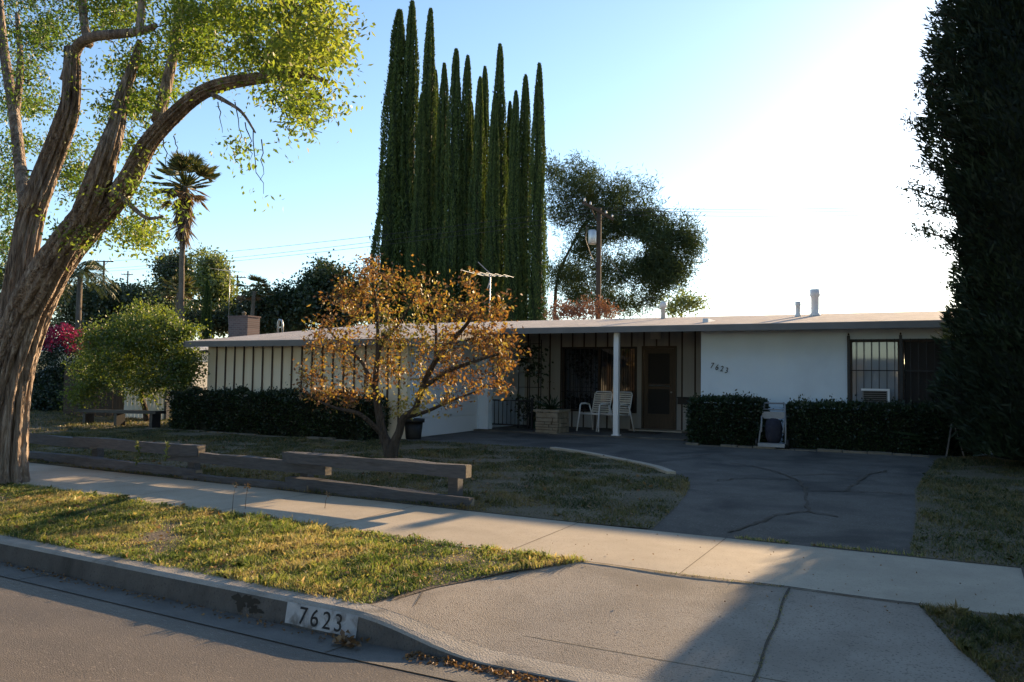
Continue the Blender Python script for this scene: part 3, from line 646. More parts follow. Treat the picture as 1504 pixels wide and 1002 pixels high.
# ------------------------------------------------------------------ folding hand cart between the hedges
Pc = glot(1134, 656); cy_ = 15.72; cx_ = at(1134, 656, cy_)[0]; cz_ = float(lot(cy_))+.005
M['cart'] = pmat('dull_cart_metal', (.22, .23, .25), (.28, .29, .30), 8, .4, spec=.5)
t = thing('hand_cart', 'white metal folding cart standing in the gap between the two clipped hedges', 'cart', (cx_, cy_, cz_)); wv = .23
b = MB()
for s in (-1, 1):
    b.tube([(cx_+s*wv*1.05, cy_, cz_+.1), (cx_+s*wv*.95, cy_+.15, cz_+.5), (cx_+s*wv*.8, cy_+.28, cz_+.84)], .015, 8)
b.tube([(cx_-wv*.8, cy_+.28, cz_+.84), (cx_+wv*.8, cy_+.28, cz_+.84)], .016, 8); b.tube([(cx_-wv*.85, cy_+.24, cz_+.72), (cx_+wv*.85, cy_+.24, cz_+.72)], .012, 8)
b.tube([(cx_-wv*.9, cy_+.1, cz_+.6), (cx_-wv*.85, cy_+.02, cz_+.3)], .014, 8); b.tube([(cx_+wv*.9, cy_+.1, cz_+.6), (cx_+wv*.85, cy_+.02, cz_+.3)], .014, 8)
b.build('frame', M['cart'], t)
b = MB(); b.box((cx_-wv*1.05, cy_-.10, cz_+.035), (cx_+wv*1.05, cy_+.12, cz_+.10)); b.build('base_plate', M['cart'], t)
b = MB(); b.box((cx_-wv*.9, cy_+.14, cz_+.55), (cx_+wv*.9, cy_+.19, cz_+.68)); b.build('crossbar', M['cart'], t)
b = MB(); b.lathe((cx_, cy_+.16, cz_+.1), [(.1, 0), (.15, .1), (.16, .3), (.13, .42), (.05, .46)], 12); b.build('bag', M['blanket'], t)
for s in (-1, 1):
    b = MB(); a = np.arange(14)*2*math.pi/14; x = cx_+s*(wv+.05)
    b.tube([(x-.02, cy_+.04, cz_+.09), (x+.02, cy_+.04, cz_+.09)], .09, 14); b.build('wheel', M['black'], t)

# black flower pot by the garage
P = glot(607, 645); b = MB(); b.lathe((P[0], P[1], P[2]), [(.15, 0), (.16, .02), (.19, .34), (.22, .35), (.22, .41), (.19, .41), (.18, .36)], 20)
pot = b.build('pot_body', M['black']); bpy.data.objects.remove(pot)
t = thing('flower_pot', 'large round black plastic flower pot by the garage door corner', 'pot', P)
b = MB(); b.lathe(P, [(.15, 0), (.16, .02), (.19, .34)], 20); b.build('body', M['black'], t)
b = MB(); b.lathe(P, [(.19, .34), (.225, .345), (.225, .42), (.195, .42), (.19, .37)], 20); b.build('rim', M['black'], t)

# ------------------------------------------------------------------ low timber rail fence
fl = thing('rail_fence', 'low weathered grey timber rail fence between sidewalk and lawn', 'fence', (-7, 7.5, .22))
def fy(x): return 7.42+cv(x)
def rail(x0, y0, x1, y1, dY=0., ht=.135, wd=.11):
    Y0 = 7.42+cv(-12 if x0 < 60 else (-9 if x0 < 200 else -6))+dY; Y1 = 7.42+cv(-10 if x1 < 200 else (-8 if x1 < 320 else -4.5))+dY
    a, c = at(x0, y0, Y0), at(x1, y1, Y1); b = MB(); b.beam(a, c, wd, ht, 0, .0065)
    d = (c-a)/np.linalg.norm(c-a); b.beam(c+d*.0005, c+d*.004, wd*.97, ht*.97, 1); b.build('rail', [M['timber'], M['endgrain']], fl)
rail(-60, 633, 137, 652.5); rail(112, 648, 296, 663, -.12); rail(250, 668, 482, 689.5, 0.0); rail(420, 671.5, 688, 692.5, -.12)
rail(-60, 661, 152, 679); rail(117, 677, 292, 698, -.12); rail(272, 703, 455, 721, -.1); rail(425, 708, 692, 741, -.12)
for x, y0, y1 in ((145, 652, 690), (286, 668, 706), (452, 672, 723), (670, 683, 742)):
    Y = 7.52+cv(at(x, y1, 7.5)[0]); a = at(x, y0, Y); c = at(x, y1, Y); b = MB(); b.box((a[0]-.06, Y-.06, .2), (a[0]+.06, Y+.05, a[2]-.002)); b.box((a[0]-.055, Y-.055, a[2]-.002), (a[0]+.055, Y+.045, a[2]+.002), 1); b.build('post', [M['timber'], M['endgrain']], fl)
for x, y0, y1 in ((436, 703, 724), (284, 694, 708), (130, 674, 688)):
    Y = 7.28+cv(at(x, y1, 7.3)[0]); a = at(x, y0, Y); b = MB(); b.box((a[0]-.13, Y-.06, .2), (a[0]+.13, Y+.02, a[2])); b.build('block', M['timber'], fl)
# a second short length of rail in the shade of the citrus tree
t = thing('timber_bench', 'long low dark timber bench under the green citrus tree', 'bench', tuple(glot(180, 622)))
a, c = at(118, 603, 13.2), at(236, 606, 13.2); b = MB(); b.beam(a, c, .3, .07, 0, .004); b.build('seat', M['iron'], t)
for x in (130, 176, 228):
    q = at(x, 606, 13.2); b = MB(); b.box((q[0]-.05, 13.08, .28), (q[0]+.05, 13.32, q[2]-.03)); b.build('leg', M['iron'], t)
# white board gate beside the garage
A, B_ = at(182, 600, 15.2), at(243, 600, 15.2)
t = thing('board_fence', 'white vertical board fence between garage and neighbouring yard, behind the citrus trunk', 'fence', (A[0], 15.2, .35))
b = MB(); x = A[0]
while x < B_[0]-.05: b.box((x, 15.2, .36), (x+.145, 15.225, 1.75)); x += .155
b.build('boards', M['white'], t)
b = MB(); b.box((A[0], 15.225, .6), (B_[0], 15.26, .7)); b.box((A[0], 15.225, 1.5), (B_[0], 15.26, 1.6)); b.build('brace', M['white'], t)
b = MB(); b.box((B_[0], 15.15, .3), (B_[0]+.1, 15.25, 1.85)); b.build('post', M['timber'], t)

C_ = at(92, 600, 15.3)  # fence added here to stop sun reaching the left yard
t = thing('board_fence', 'dark board fence added behind the shrubs to keep sun off the left yard', 'fence', (C_[0], 15.3, .35))
b = MB(); x = C_[0]
while x < A[0]-.1: b.box((x, 15.3+rng.normal(0, .004), .36), (x+.145, 15.325, 1.7+rng.normal(0, .02))); x += .15
b.build('boards', M['pole'], t)
for x in np.arange(C_[0], A[0], 1.8): b = MB(); b.box((x, 15.335, .3), (x+.1, 15.42, 1.8)); b.build('post', M['pole'], t)

# ------------------------------------------------------------------ plants: growth helpers
def ball(n):
    v = unit(rng.normal(size=(n, 3))); return v*(rng.random((n, 1))**(1/2.2))
def clump_pts(cl, n, Y):                              # cl: (px, py, rx, ry, depth, dY)
    out = []; wsum = sum(c[2]*c[3] for c in cl)
    for c in cl:
        k = max(3, int(n*c[2]*c[3]/wsum)); u = ball(k)
        for q in u: out.append(at(c[0]+c[2]*q[0], c[1]+c[3]*q[1], Y+(c[5] if len(c) > 5 else 0)+c[4]*q[2]))
    return np.array(out)
def grow(nodes, radii, targets, b, rmin=.006, rk=.5, seg=4, sag=.0, n=5, m=0):
    nodes = list(nodes); radii = list(radii); NP = np.array(nodes); todo = list(range(len(targets)))
    d0 = np.array([np.min(np.linalg.norm(NP-t, axis=1)) for t in targets]); order = np.argsort(d0)
    paths = []
    for i in order:
        t = targets[i]; NP = np.asarray(nodes); d = np.linalg.norm(NP-t, axis=1)+.15*np.abs(NP[:, 2]-t[2]); j = int(np.argmin(d)); a = NP[j]; L = np.linalg.norm(t-a)
        if L < 1e-3: continue
        r0 = min(radii[j]*.8, rmin+rk*.03*L); pts = [a]
        for k in range(1, seg+1):
            u = k/seg; p = a+(t-a)*u+rng.normal(0, .06*L, 3)*math.sin(u*math.pi); p[2] += sag*L*u*(1-u); pts.append(p)
        rr = np.linspace(r0, rmin*.5, seg+1); b.tube(pts, rr, n, m, False)
        for p, r in zip(pts[1:], rr[1:]): nodes.append(p); radii.append(r)
        paths.append(np.array(pts))
    return paths
def leaves_on(paths, per, spread, L, Wd, up_=0.0, droop=0.0, rfn=None, last=.35, cull=None):
    P = []; A = []
    for p in paths:
        u = rng.uniform(last, 1, per); idx = u*(len(p)-1); i0 = np.minimum(idx.astype(int), len(p)-2); f = (idx-i0)[:, None]
        q = p[i0]*(1-f)+p[i0+1]*f; d = unit(p[-1]-p[-2])
        P.append(q+rng.normal(0, spread, (per, 3))); A.append(rng.normal(0, .8, (per, 3))+d*.6+[0, 0, up_-droop])
    P = np.concatenate(P); A = np.concatenate(A)
    if cull: k = vnoise(P, cull[0], 77)+.5*vnoise(P, cull[0]*2.3, 78) > cull[1]; P, A = P[k], A[k]
    n = len(P); rn = rfn(P) if rfn else rng.random(n)
    return leaf_mesh(P, A, L*rng.uniform(.6, 1.2, n), Wd*rng.uniform(.7, 1.2, n), rn)
def limb(b, pxs, Y, rs, n=10, nodes=None, radii=None, sub=5, m=0, fn=None):
    """a limb through pixels (x, y[, dY]) at depth Y; smooth polyline, returns points"""
    C = np.array([at(p[0], p[1], Y+(p[2] if len(p) > 2 else 0)) for p in pxs]); k = len(C)
    rs = np.asarray(rs, float); t = np.linspace(0, k-1, (k-1)*sub+1); i = np.minimum(t.astype(int), k-2); f = t-i
    out = []
    for a, u in zip(i, f):                            # Catmull-Rom
        p0, p1, p2, p3 = C[max(a-1, 0)], C[a], C[a+1], C[min(a+2, k-1)]
        out.append(.5*((2*p1)+(-p0+p2)*u+(2*p0-5*p1+4*p2-p3)*u*u+(-p0+3*p1-3*p2+p3)*u**3))
    out = np.array(out); r = np.interp(t, np.arange(k), rs); b.tube(out, r, n, m, True, fn)
    if nodes is not None: nodes += list(out[::2]); radii += list(r[::2])
    return out

# ------------------------------------------------------------------ the big street tree on the left
def big_tree():
    Y = 6.05
    t = thing('street_tree', 'big leaning street tree with shaggy forked trunk beside the sidewalk', 'tree', (-10.0, Y, .19)); b = MB(); nd_, rd = [], []
    def barkfn(ph, amp):
        return lambda u, a: 1+.08-amp*(.34*(1-np.abs(np.sin(5.5*a+ph*2-3*u+.7*np.sin(14*u+ph))))**1.6+.17*(1-np.abs(np.sin(9.5*a+5*u+.5*np.sin(23*u))))**2+.07*(1-np.abs(np.sin(16*a-9*u+ph)))**2-.05*np.sin(3*a+ph+4*u))+rng.normal(0, .015, a.shape)
    limb(b, [(4, 735), (4, 700), (6, 640), (14, 560), (36, 480), (66, 412), (103, 360), (142, 322), (168, 294), (190, 262), (214, 216), (242, 182), (290, 140), (335, 122), (398, 113)], Y,
         [.33, .285, .262, .25, .24, .215, .185, .14, .125, .112, .095, .085, .075, .065, .052], 96, nd_, rd, 12, 0, barkfn(0, 1.))
    limb(b, [(-8, 735, .1), (-6, 660, .1), (4, 580, .1), (13, 522, .1), (20, 457, .12), (32, 390, .15), (44, 322, .2), (54, 290, .2), (73, 240, .3), (96, 180, .3), (104, 150, .3), (106, 95, .3), (104, 70, .3)], Y,
         [.33, .28, .22, .185, .165, .16, .15, .145, .135, .125, .105, .095, .075], 80, nd_, rd, 12, 0, barkfn(2, 1.))
    limb(b, [(44, 450, -.05), (66, 412, -.1), (95, 362, -.13), (124, 318, -.15), (142, 268, -.2), (158, 222, -.2), (170, 185, -.1), (180, 140, 0), (196, 95, .1), (205, 60, .2)], Y, [.20, .195, .17, .15, .135, .115, .09, .07, .05, .03], 70, nd_, rd, 10, 0, barkfn(4, .9))
    limb(b, [(98, 120, .3), (112, 72, .3), (135, 55, .2), (175, 50, .1), (207, 46, 0), (228, 38, -.1)], Y, [.085, .07, .06, .055, .045, .03], 14, nd_, rd)
    limb(b, [(205, 47, 0), (207, 20, 0), (212, -30, 0)], Y, [.05, .042, .035], 12, nd_, rd)
    limb(b, [(130, 65, .3), (122, 20, .4), (120, -60, .5)], Y, [.06, .05, .04], 12, nd_, rd)
    limb(b, [(232, 178, 0), (248, 110, .2), (258, 60, .3), (268, -40, .4)], Y, [.075, .06, .05, .035], 12, nd_, rd)
    limb(b, [(395, 113, 0), (400, 70, .1), (420, 45, .2), (455, 15, .3), (470, -40, .3)], Y, [.075, .065, .055, .04, .03], 12, nd_, rd)
    limb(b, [(398, 113, 0), (440, 108, -.2), (480, 120, -.4)], Y, [.06, .04, .02], 10, nd_, rd)
    limb(b, [(310, 138, 0), (330, 148, -.2), (355, 165, -.3), (375, 195, -.4)], Y, [.03, .022, .015, .008], 8, nd_, rd)
    limb(b, [(40, 330, .2), (28, 230, .6), (20, 160, .8), (8, 90, 1.0), (0, 20, 1.0), (-5, -60, 1.0)], Y, [.08, .078, .075, .07, .06, .05], 14, nd_, rd)
    limb(b, [(22, 170, .8), (30, 100, .9), (25, 20, 1.0)], Y, [.06, .045, .03], 10, nd_, rd)
    limb(b, [(148, 262, 0), (190, 300, -.2), (215, 320, -.3), (240, 318, -.3)], Y, [.05, .03, .02, .01], 8, nd_, rd)
    limb(b, [(52, 385, -.1), (68, 365, -.2), (80, 345, -.3)], Y, [.035, .025, .015], 8, nd_, rd)
    cl = [(60, 40, 70, 60, 1.4, 1.2), (170, 20, 80, 50, 1.4, 1.0), (290, 30, 80, 60, 1.5, .4), (400, 30, 80, 55, 1.4), (470, 45, 50, 60, 1.2), (440, 120, 55, 60, 1.0), (375, 75, 55, 40, 1.0),
          (190, 135, 52, 62, .7, .3), (190, 200, 35, 50, .5, .2), (225, 110, 45, 40, .9, .4), (35, 140, 50, 80, 1.2, 1.5), (15, 260, 40, 70, 1.2, 1.5), (110, 250, 30, 60, .8, 1.3), (110, 340, 32, 34, .4, -.1), (205, 335, 45, 36, .7, .2), (240, 300, 30, 25, .6, .2),
          (-5, 350, 30, 50, 1.0, 1.5), (160, 285, 22, 25, .4, -.1), (300, 80, 45, 35, .9, .3), (100, -60, 140, 60, 1.6, .8), (330, -60, 160, 60, 1.6), (420, 160, 40, 22, .6)]
    T = clump_pts(cl, 760, Y); T = T[vnoise(T, 1.6, 5) > -.75]
    paths = grow(nd_, rd, T, b, .006, .5, 4, .1, 5, 1)
    hang = b
    for x, y, h in ((345, 150, 75), (372, 190, 95), (384, 205, 60), (360, 180, 55), (240, 205, 60), (255, 200, 35), (420, 165, 45), (450, 170, 25), (320, 150, 45)):
        q = [at(x+rng.normal(0, 5)*u+8*u, y+h*u, Y-.2) for u in np.linspace(0, 1, 7)]; hang.tube(q, np.linspace(.008, .003, 7), 4, 1, False); paths2 = np.array(q)
        if rng.random() < .25: paths.append(paths2[-3:])
    b.build('trunk', [M['bark'], M['twig']], t)
    def rf(P): return np.clip(.45+.2*vnoise(P, .9, 9)+rng.normal(0, .17, len(P))+.05*(P[:, 0]+9), 0, 1)
    link('crown', leaves_on(paths, 165, .13, .066, .028, 0, .35, rf, .15, (4.5, -.05)), M['leaf_big'], t)
big_tree()

# ------------------------------------------------------------------ persimmon tree on the lawn
def persimmon():
    Y = 10.4; b = MB(); nd_, rd = [], []
    base = glot(574, 674); Y = base[1]
    t = thing('persimmon_tree', 'small autumn tree with orange and yellow leaves on the front lawn', 'tree', tuple(base))
    f = lambda u, a: 1+.05*np.sin(5*a+4*u)+.04*np.sin(9*a-7*u)
    limb(b, [(574, 684), (572, 660), (563, 640), (558, 615), (553, 585), (552, 555), (556, 520), (565, 490)], Y, [.12, .10, .075, .068, .055, .045, .038, .03], 14, nd_, rd, 5, 0, f)
    limb(b, [(574, 680), (578, 655), (586, 635), (592, 615), (610, 600), (620, 570), (640, 530), (665, 500), (690, 470), (700, 440)], Y, [.11, .085, .065, .06, .05, .045, .04, .034, .025, .018], 14, nd_, rd, 5, 0, f)
    limb(b, [(563, 640, 0), (545, 622, -.2), (525, 607, -.4), (495, 600, -.5), (470, 590, -.6)], Y, [.05, .042, .035, .025, .015], 9, nd_, rd)
    limb(b, [(556, 600, 0), (545, 560, .2), (530, 530, .4), (500, 505, .5), (480, 480, .5)], Y, [.045, .038, .032, .024, .015], 9, nd_, rd)
    limb(b, [(553, 560, 0), (555, 490, .1), (552, 440, .2), (545, 400, .2)], Y, [.04, .03, .022, .012], 9, nd_, rd)
    limb(b, [(620, 570, 0), (660, 545, -.2), (700, 530, -.4), (735, 520, -.5)], Y, [.04, .033, .024, .013], 9, nd_, rd)
    limb(b, [(592, 615, 0), (625, 605, .2), (660, 590, .3), (700, 575, .4)], Y, [.035, .03, .02, .012], 9, nd_, rd)
    limb(b, [(640, 530, 0), (640, 480, .3), (630, 430, .4)], Y, [.03, .024, .013], 9, nd_, rd)
    limb(b, [(560, 505, 0), (590, 470, -.3), (610, 430, -.4)], Y, [.03, .02, .012], 9, nd_, rd)
    cl = [(500, 440, 48, 30, .9), (545, 415, 40, 35, .9), (600, 420, 50, 32, 1.0), (670, 440, 55, 32, 1.0), (720, 460, 42, 34, .9), (735, 520, 34, 45, .8), (700, 500, 50, 42, .9), (640, 500, 55, 45, 1.0),
          (560, 490, 55, 45, 1.0), (490, 500, 48, 40, .9), (470, 555, 45, 32, .8), (520, 560, 40, 35, .8), (505, 590, 40, 20, .7), (580, 545, 45, 35, .8), (650, 560, 50, 30, .8), (720, 565, 38, 20, .6), (600, 600, 35, 12, .5), (640, 595, 35, 14, .5), (535, 392, 26, 16, .6), (690, 410, 25, 14, .6)]
    T = clump_pts(cl, 470, Y)
    paths = grow(nd_, rd, T, b, .005, .42, 4, .08); b.build('trunk', M['persbark'], t)
    cx = at(600, 500, Y)
    def rf(P):
        r = rng.beta(1.5, 1.6, len(P))*.8+.1*vnoise(P, 1.7, 4); low = (P[:, 2] < 1.45) & (np.abs(P[:, 0]-cx[0]-.1) < .6); r[low] = .72+rng.normal(0, .1, low.sum())
        yl = np.exp(-((P[:, 0]-cx[0])**2+(P[:, 2]-2.3)**2)/.6); return np.clip(r-.08+.55*yl*rng.random(len(P)), 0, 1)
    link('crown', leaves_on(paths, 34, .08, .078, .037, 0, .45, rf, .3, (7, -.2)), M['leaf_pers'], t)
persimmon()

# ------------------------------------------------------------------ generic broadleaf tree
def tree(name, label, Y, trunk, cl, n, leaf, per, spread, L, Wd, tw=.12, group=None, bk='twig', core=0, gap=-.6, cat='tree', rbias=0, droop=.2):
    base = at(*trunk[0], Y); t = thing(name, label, cat, tuple(base), group); b = MB(); nd_, rd = [], []
    limb(b, trunk, Y, np.linspace(tw, tw*.35, len(trunk)), 10, nd_, rd)
    T = clump_pts(cl, n, Y); T = T[vnoise(T, 6/max(1., Y/3), 11) > gap]
    paths = grow(nd_, rd, T, b, .008, .6, 3, .05, 4); b.build('trunk', M[bk], t)
    link('crown', leaves_on(paths, per, spread, L, Wd, 0, droop, lambda P: np.clip(.42+rbias+.18*vnoise(P, 5/max(1., Y/4), 2)+rng.normal(0, .17, len(P)), 0, 1), .15, (16/max(Y/3, 1), -.8 if Y > 70 or Y < 15 else -1.0)), M[leaf], t)
    return t
tree('citrus_tree', 'round green citrus tree standing left of the garage', 13.9, [(216, 618), (213, 600), (208, 580), (212, 550), (205, 510)],
     [(215, 478, 50, 32, .9), (165, 500, 45, 35, 1.0), (250, 500, 42, 34, .9), (150, 545, 45, 38, 1.0), (210, 540, 50, 35, 1.0), (268, 545, 32, 38, .8), (190, 575, 55, 18, .8), (225, 462, 30, 18, .6), (125, 575, 25, 22, .6)],
     460, 'leaf_citrus', 125, .16, .085, .045, .08, droop=.3)

# hedges: clipped masses of small leaves around a dark inner body
def hedge(name, label, x0, x1, y0, y1, z0, z1, n, group=None, rough=.04, leafm='leaf_hedge'):
    t = thing(name, label, 'hedge', ((x0+x1)/2, (y0+y1)/2, z0), group)
    b = MB(); N = 14; vs = []
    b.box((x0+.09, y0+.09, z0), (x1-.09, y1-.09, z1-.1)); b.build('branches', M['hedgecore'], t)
    A = np.array([(x1-x0)*(y1-y0), (x1-x0)*(z1-z0), (y1-y0)*(z1-z0), (y1-y0)*(z1-z0)]); k = rng.choice(4, n, p=A/A.sum())
    u, v = rng.random(n), rng.random(n); P = np.empty((n, 3)); N_ = np.zeros((n, 3))
    P[:, 0] = x0+(x1-x0)*u; P[:, 1] = y0+(y1-y0)*v; P[:, 2] = z1; N_[k == 0] = (0, 0, 1)
    i = k == 1; P[i, 1] = y0; P[i, 2] = z0+(z1-z0)*v[i]; N_[i] = (0, -1, 0)
    i = k == 2; P[i, 0] = x0; P[i, 2] = z0+(z1-z0)*u[i]; N_[i] = (-1, 0, 0)
    i = k == 3; P[i, 0] = x1; P[i, 2] = z0+(z1-z0)*u[i]; N_[i] = (1, 0, 0)
    cc = np.array([(x0+x1)/2, (y0+y1)/2, (z0+z1)/2]); hh = np.array([(x1-x0)/2, (y1-y0)/2, (z1-z0)/2])
    q = (P-cc)/hh; e = np.sort(np.abs(q), axis=1)[:, 1]; P -= N_*(np.clip(e-.75, 0, 1)*.25)[:, None]
    P += N_*(rough*vnoise(P, 5, 8)+rng.normal(-.03, .03, n)*.8)[:, None]
    spr = rng.random(n) < .03; P[spr] += N_[spr]*rng.uniform(.02, .14, spr.sum())[:, None]
    link('foliage', leaf_mesh(P, N_+rng.normal(0, .7, (n, 3)), .055*rng.uniform(.7, 1.3, n), .032, np.clip(.5+.2*vnoise(P, 4, 1)+rng.normal(0, .2, n), 0, 1)), M[leafm], t)
    return t
a, c = at(258, 616, 13.2), at(560, 640, 13.2)
hedge('clipped_hedge', 'long dark hedge under the cream garage wall', a[0], -10.0, 12.95, 13.72, .31, 1.2, 18000, 'clipped hedges along the house', .06)
hedge('clipped_hedge', 'short clipped hedge between front door and folding cart', at(1010, 640, 15.8)[0], at(1118, 640, 15.8)[0], 15.8, 16.6, .34, 1.26, 9000, 'clipped hedges along the house', .03)
hedge('clipped_hedge', 'long clipped hedge beneath the barred front window', at(1151, 640, 16.0)[0], at(1400, 640, 16.0)[0]+.3, 16.0, 16.8, .34, 1.2, 15000, 'clipped hedges along the house', .035)
b = MB()                                              # rough stone edging below hedges
for x0, x1, Y in ((-4.3, -.1, 15.62), (-16.2, -10.2, 12.75)):
    x = x0; b = MB()
    while x < x1:
        l = rng.uniform(.25, .5); b.box((x, Y+rng.normal(0, .02), .3), (x+l-.02, Y+.12, float(lot(Y))+rng.uniform(.005, .05))); x += l
    tag(b.build('stone_edging', M['edgestone'], loc=(x0, Y, .33)), 'row of low rough edging stones at the foot of the '+('two right hedges' if x0 > -5 else 'long left hedge'), 'edging')

# ------------------------------------------------------------------ cypress row
def cyp_mesh(Hh, rad, n, seed, lobes=9, L=.24, W=.085, prof=None):
    rs = np.random.default_rng(seed)
    u = rs.random(n)**.85; a = rs.uniform(0, 2*math.pi, n)
    pr = prof or (lambda u: (np.minimum(1, .85+.4*u)*(np.clip(1-u, 0, 1)**.54)))
    lob = sum(np.cos((k+3)*a+rs.uniform(0, 6.28)+rs.uniform(-2, 2)*u*6)*.085 for k in range(5))+.15*vnoise(np.stack([np.cos(a)*1.5, np.sin(a)*1.5, u*Hh*.9], 1), 1.5, seed+20)+.10*vnoise(np.stack([np.cos(a)*3, np.sin(a)*3, u*Hh*.7], 1), 2.6, seed+30)+.10*np.sin(u*Hh*1.1+rs.uniform(0, 6)+2*np.cos(a))*np.cos(a*2+rs.uniform(0, 6))
    ridge = np.abs(np.sin(a*lobes/2+u*3+1.3*np.sin(u*9+seed)))**.7
    r = rad*pr(u)*(1+lob)*(.60+.44*ridge)*(1-.2*rs.random(n)**3)*(1+.35*(rs.random(n) < .04)*rs.random(n))+.03
    P = np.stack([np.cos(a)*r, np.sin(a)*r, u*Hh], 1)
    A = np.stack([np.cos(a)*.35, np.sin(a)*.35, np.full(n, 1.)], 1)+rs.normal(0, .28, (n, 3))
    m1 = leaf_mesh(P, A, L*rs.uniform(.6, 1.4, n)*(1-.4*u), W*rs.uniform(.7, 1.3, n), np.clip(.2+.5*ridge+rs.normal(0, .15, n), 0, 1))
    b = MB(); b.tube([(0, 0, Hh*t) for t in np.linspace(0.0, .97, 22)], [rad*float(pr(t))*.55+.01 for t in np.linspace(0, .97, 22)], 14); m2 = b.mesh()
    m2.attributes.new('rnd', 'FLOAT', 'FACE')
    return join([m1, m2])
tips = [(586, 15, 52, 0), (607, 3, 40, .5), (630, 13, 36, 0), (653, 94, 30, .3), (669, 72, 34, -.3), (687, 82, 30, .4), (705, 113, 28, -.4), (713, 97, 28, .8), (735, 65, 34, 0), (757, 134, 28, -.5), (772, 110, 30, .3), (792, 93, 32, 0), (641, 104, 28, 1.0), (728, 140, 26, -.8), (619, 138, 26, -.9), (697, 150, 26, 1.2), (749, 150, 24, 1.2)]
CY_Y = 46.0
cy_lab = ['thickest cypress, leftmost of the tall dark row', 'tallest cypress, second spire of the row behind the house', 'third tall spire from the left in the cypress row', 'slender cypress just right of the three tallest spires',
          'cypress spire above the left part of the orange tree', 'cypress spire left of the lower middle tips', 'short cypress in the middle of the row', 'thin cypress spire left of the tall middle cypress', 'tall cypress standing out in the middle right of the row',
          'shortest tip of the four right cypresses', 'second cypress from the right end of the row', 'rightmost cypress of the row, next to the pine', 'thin cypress crowded behind the third tall spire', 'low cypress pressed in front of the tall middle one',
          'low cypress in front of the second and third spires', 'half hidden cypress behind the middle of the row', 'half hidden cypress behind the right part of the row']
variants = [cyp_mesh(1, 1, 9000, s, lobes=l, L=.0145, W=.09) for s, l in ()]
protos = []
for s, l in ((1, 7), (2, 8), (3, 6), (4, 7)):
    me = cyp_mesh(15.0, .78, 34000, s, l, .15, .05); protos.append(me)
    for mm in (M['leaf_cyp'], M['leaf_cyp']): me.materials.append(mm)
trk = MB(); trk.tube([(0, 0, -.3), (0, 0, 6)], [.16, .1], 8); trk = trk.mesh(); trk.materials.append(M['twig'])
for i, (x, y, wpx, dY) in enumerate(tips):
    Y = CY_Y+dY; P = at(x, y, Y); hgt = P[2]-.4; dep = np.dot(P-np.array([0, 0, H]), fw); rad = wpx/2*dep/FPX
    t = thing('cypress_tree', cy_lab[i]+'' if len(cy_lab[i].split()) > 3 else cy_lab[i], 'tree', (P[0]-(.55 if i == 0 else 0), Y, .4), 'row of tall cypresses behind the house')
    c = bpy.data.objects.new('crown', protos[i % 4]); COL.objects.link(c); c.parent = t; c.scale = (rad/.70, rad/.70, hgt/15.05); c.rotation_euler = (0, R(1.3) if i == 0 or i == 1 and False else R(rng.normal(0, .25)), i*1.7)
    k = bpy.data.objects.new('trunk', trk); COL.objects.link(k); k.parent = t

# ------------------------------------------------------------------ big dark cedar on the right
def right_tree():
    Y = 14.6; bx = at(1563, 640, Y)[0]+.12
    t = thing('cedar_tree', 'huge dark column-shaped conifer filling the right edge of the yard', 'tree', (bx, Y, .33))
    b = MB(); b.tube([(bx, Y, 0), (bx, Y, 5), (bx+.1, Y, 11.5)], [.32, .24, .05], 14)
    n = 120000; Hh = 12.5; u = rng.random(n); z = .55+u*Hh; a = rng.uniform(0, 2*math.pi, n)
    zl = np.array([.5, 1.2, 2.2, 3.2, 4.2, 5.2, 5.8, 6.6, 7.6, 9, 10.5, 13.1]); rl = np.array([1.3, 1.5, 1.55, 1.5, 1.55, 1.72, 1.8, 1.72, 1.65, 1.3, .8, .1])
    r = np.interp(z, zl, rl); q = np.stack([np.cos(a)*2, np.sin(a)*2, z*.8], 1)
    r = r*(1+.09*vnoise(q, 1.6, 6)+.07*vnoise(q, 4, 7)+.05*vnoise(q, 9, 8))*(1-.3*rng.random(n)**2.5)
    P = np.stack([bx+np.cos(a)*r, Y+np.sin(a)*r, z], 1); A = np.stack([np.cos(a)*.8, np.sin(a)*.8, np.full(n, .7)], 1)+rng.normal(0, .4, (n, 3))
    m1 = leaf_mesh(P, A, .13*rng.uniform(.6, 1.6, n), .034, np.clip(.45+.25*vnoise(P, 2.5, 3)+rng.normal(0, .18, n), 0, 1))
    br = b; paths = []
    for zz, rr, da in [(5.9, 2.2, .1), (5.6, 2.25, -.1), (5.25, 2.15, .2), (6.2, 2.1, 0), (4.5, 2.3, .0), (4.2, 2.25, .15), (3.95, 2.1, -.2), (6.6, 2.05, .1), (3.6, 1.75, 0), (5.0, 2.0, -.3), (7.2, 1.95, .1)]+[(rng.uniform(1, 10), 0, rng.uniform(-3, 3)) for _ in range(60)]:
        an = math.pi+.35+da if rr else da; rr = rr or np.interp(zz, zl, rl)*1.08; d = np.array([math.cos(an), math.sin(an), 0])
        p = np.array([np.array([bx, Y, zz-.5])+d*rr*s+np.array([0, 0, .62*s**1.5]) for s in np.linspace(.2, 1.0, 7)]); br.tube(p, np.linspace(.05, .006, 7), 5, 0, False); paths.append(p[3:])
    m2 = leaves_on(paths, 330, .07, .10, .024, .5, 0, None, .1)
    br.build('trunk', M['twig'], t)
    core = MB(); zz = np.linspace(.5, 12.4, 26); core.tube([(bx, Y, h) for h in zz], np.interp(zz, zl, rl)*.8, 18); m3 = core.mesh(); m3.attributes.new('rnd', 'FLOAT', 'FACE')
    link('crown', join([m1, m2, m3]), [M['leaf_dark']]*3, t)
right_tree()
P = glot(1398, 652); spiky('yucca_plant', 'dark sword leaved yucca at the foot of the huge conifer', (P[0]-.05, 16.2, .4), 60, 1.15, None, .07)
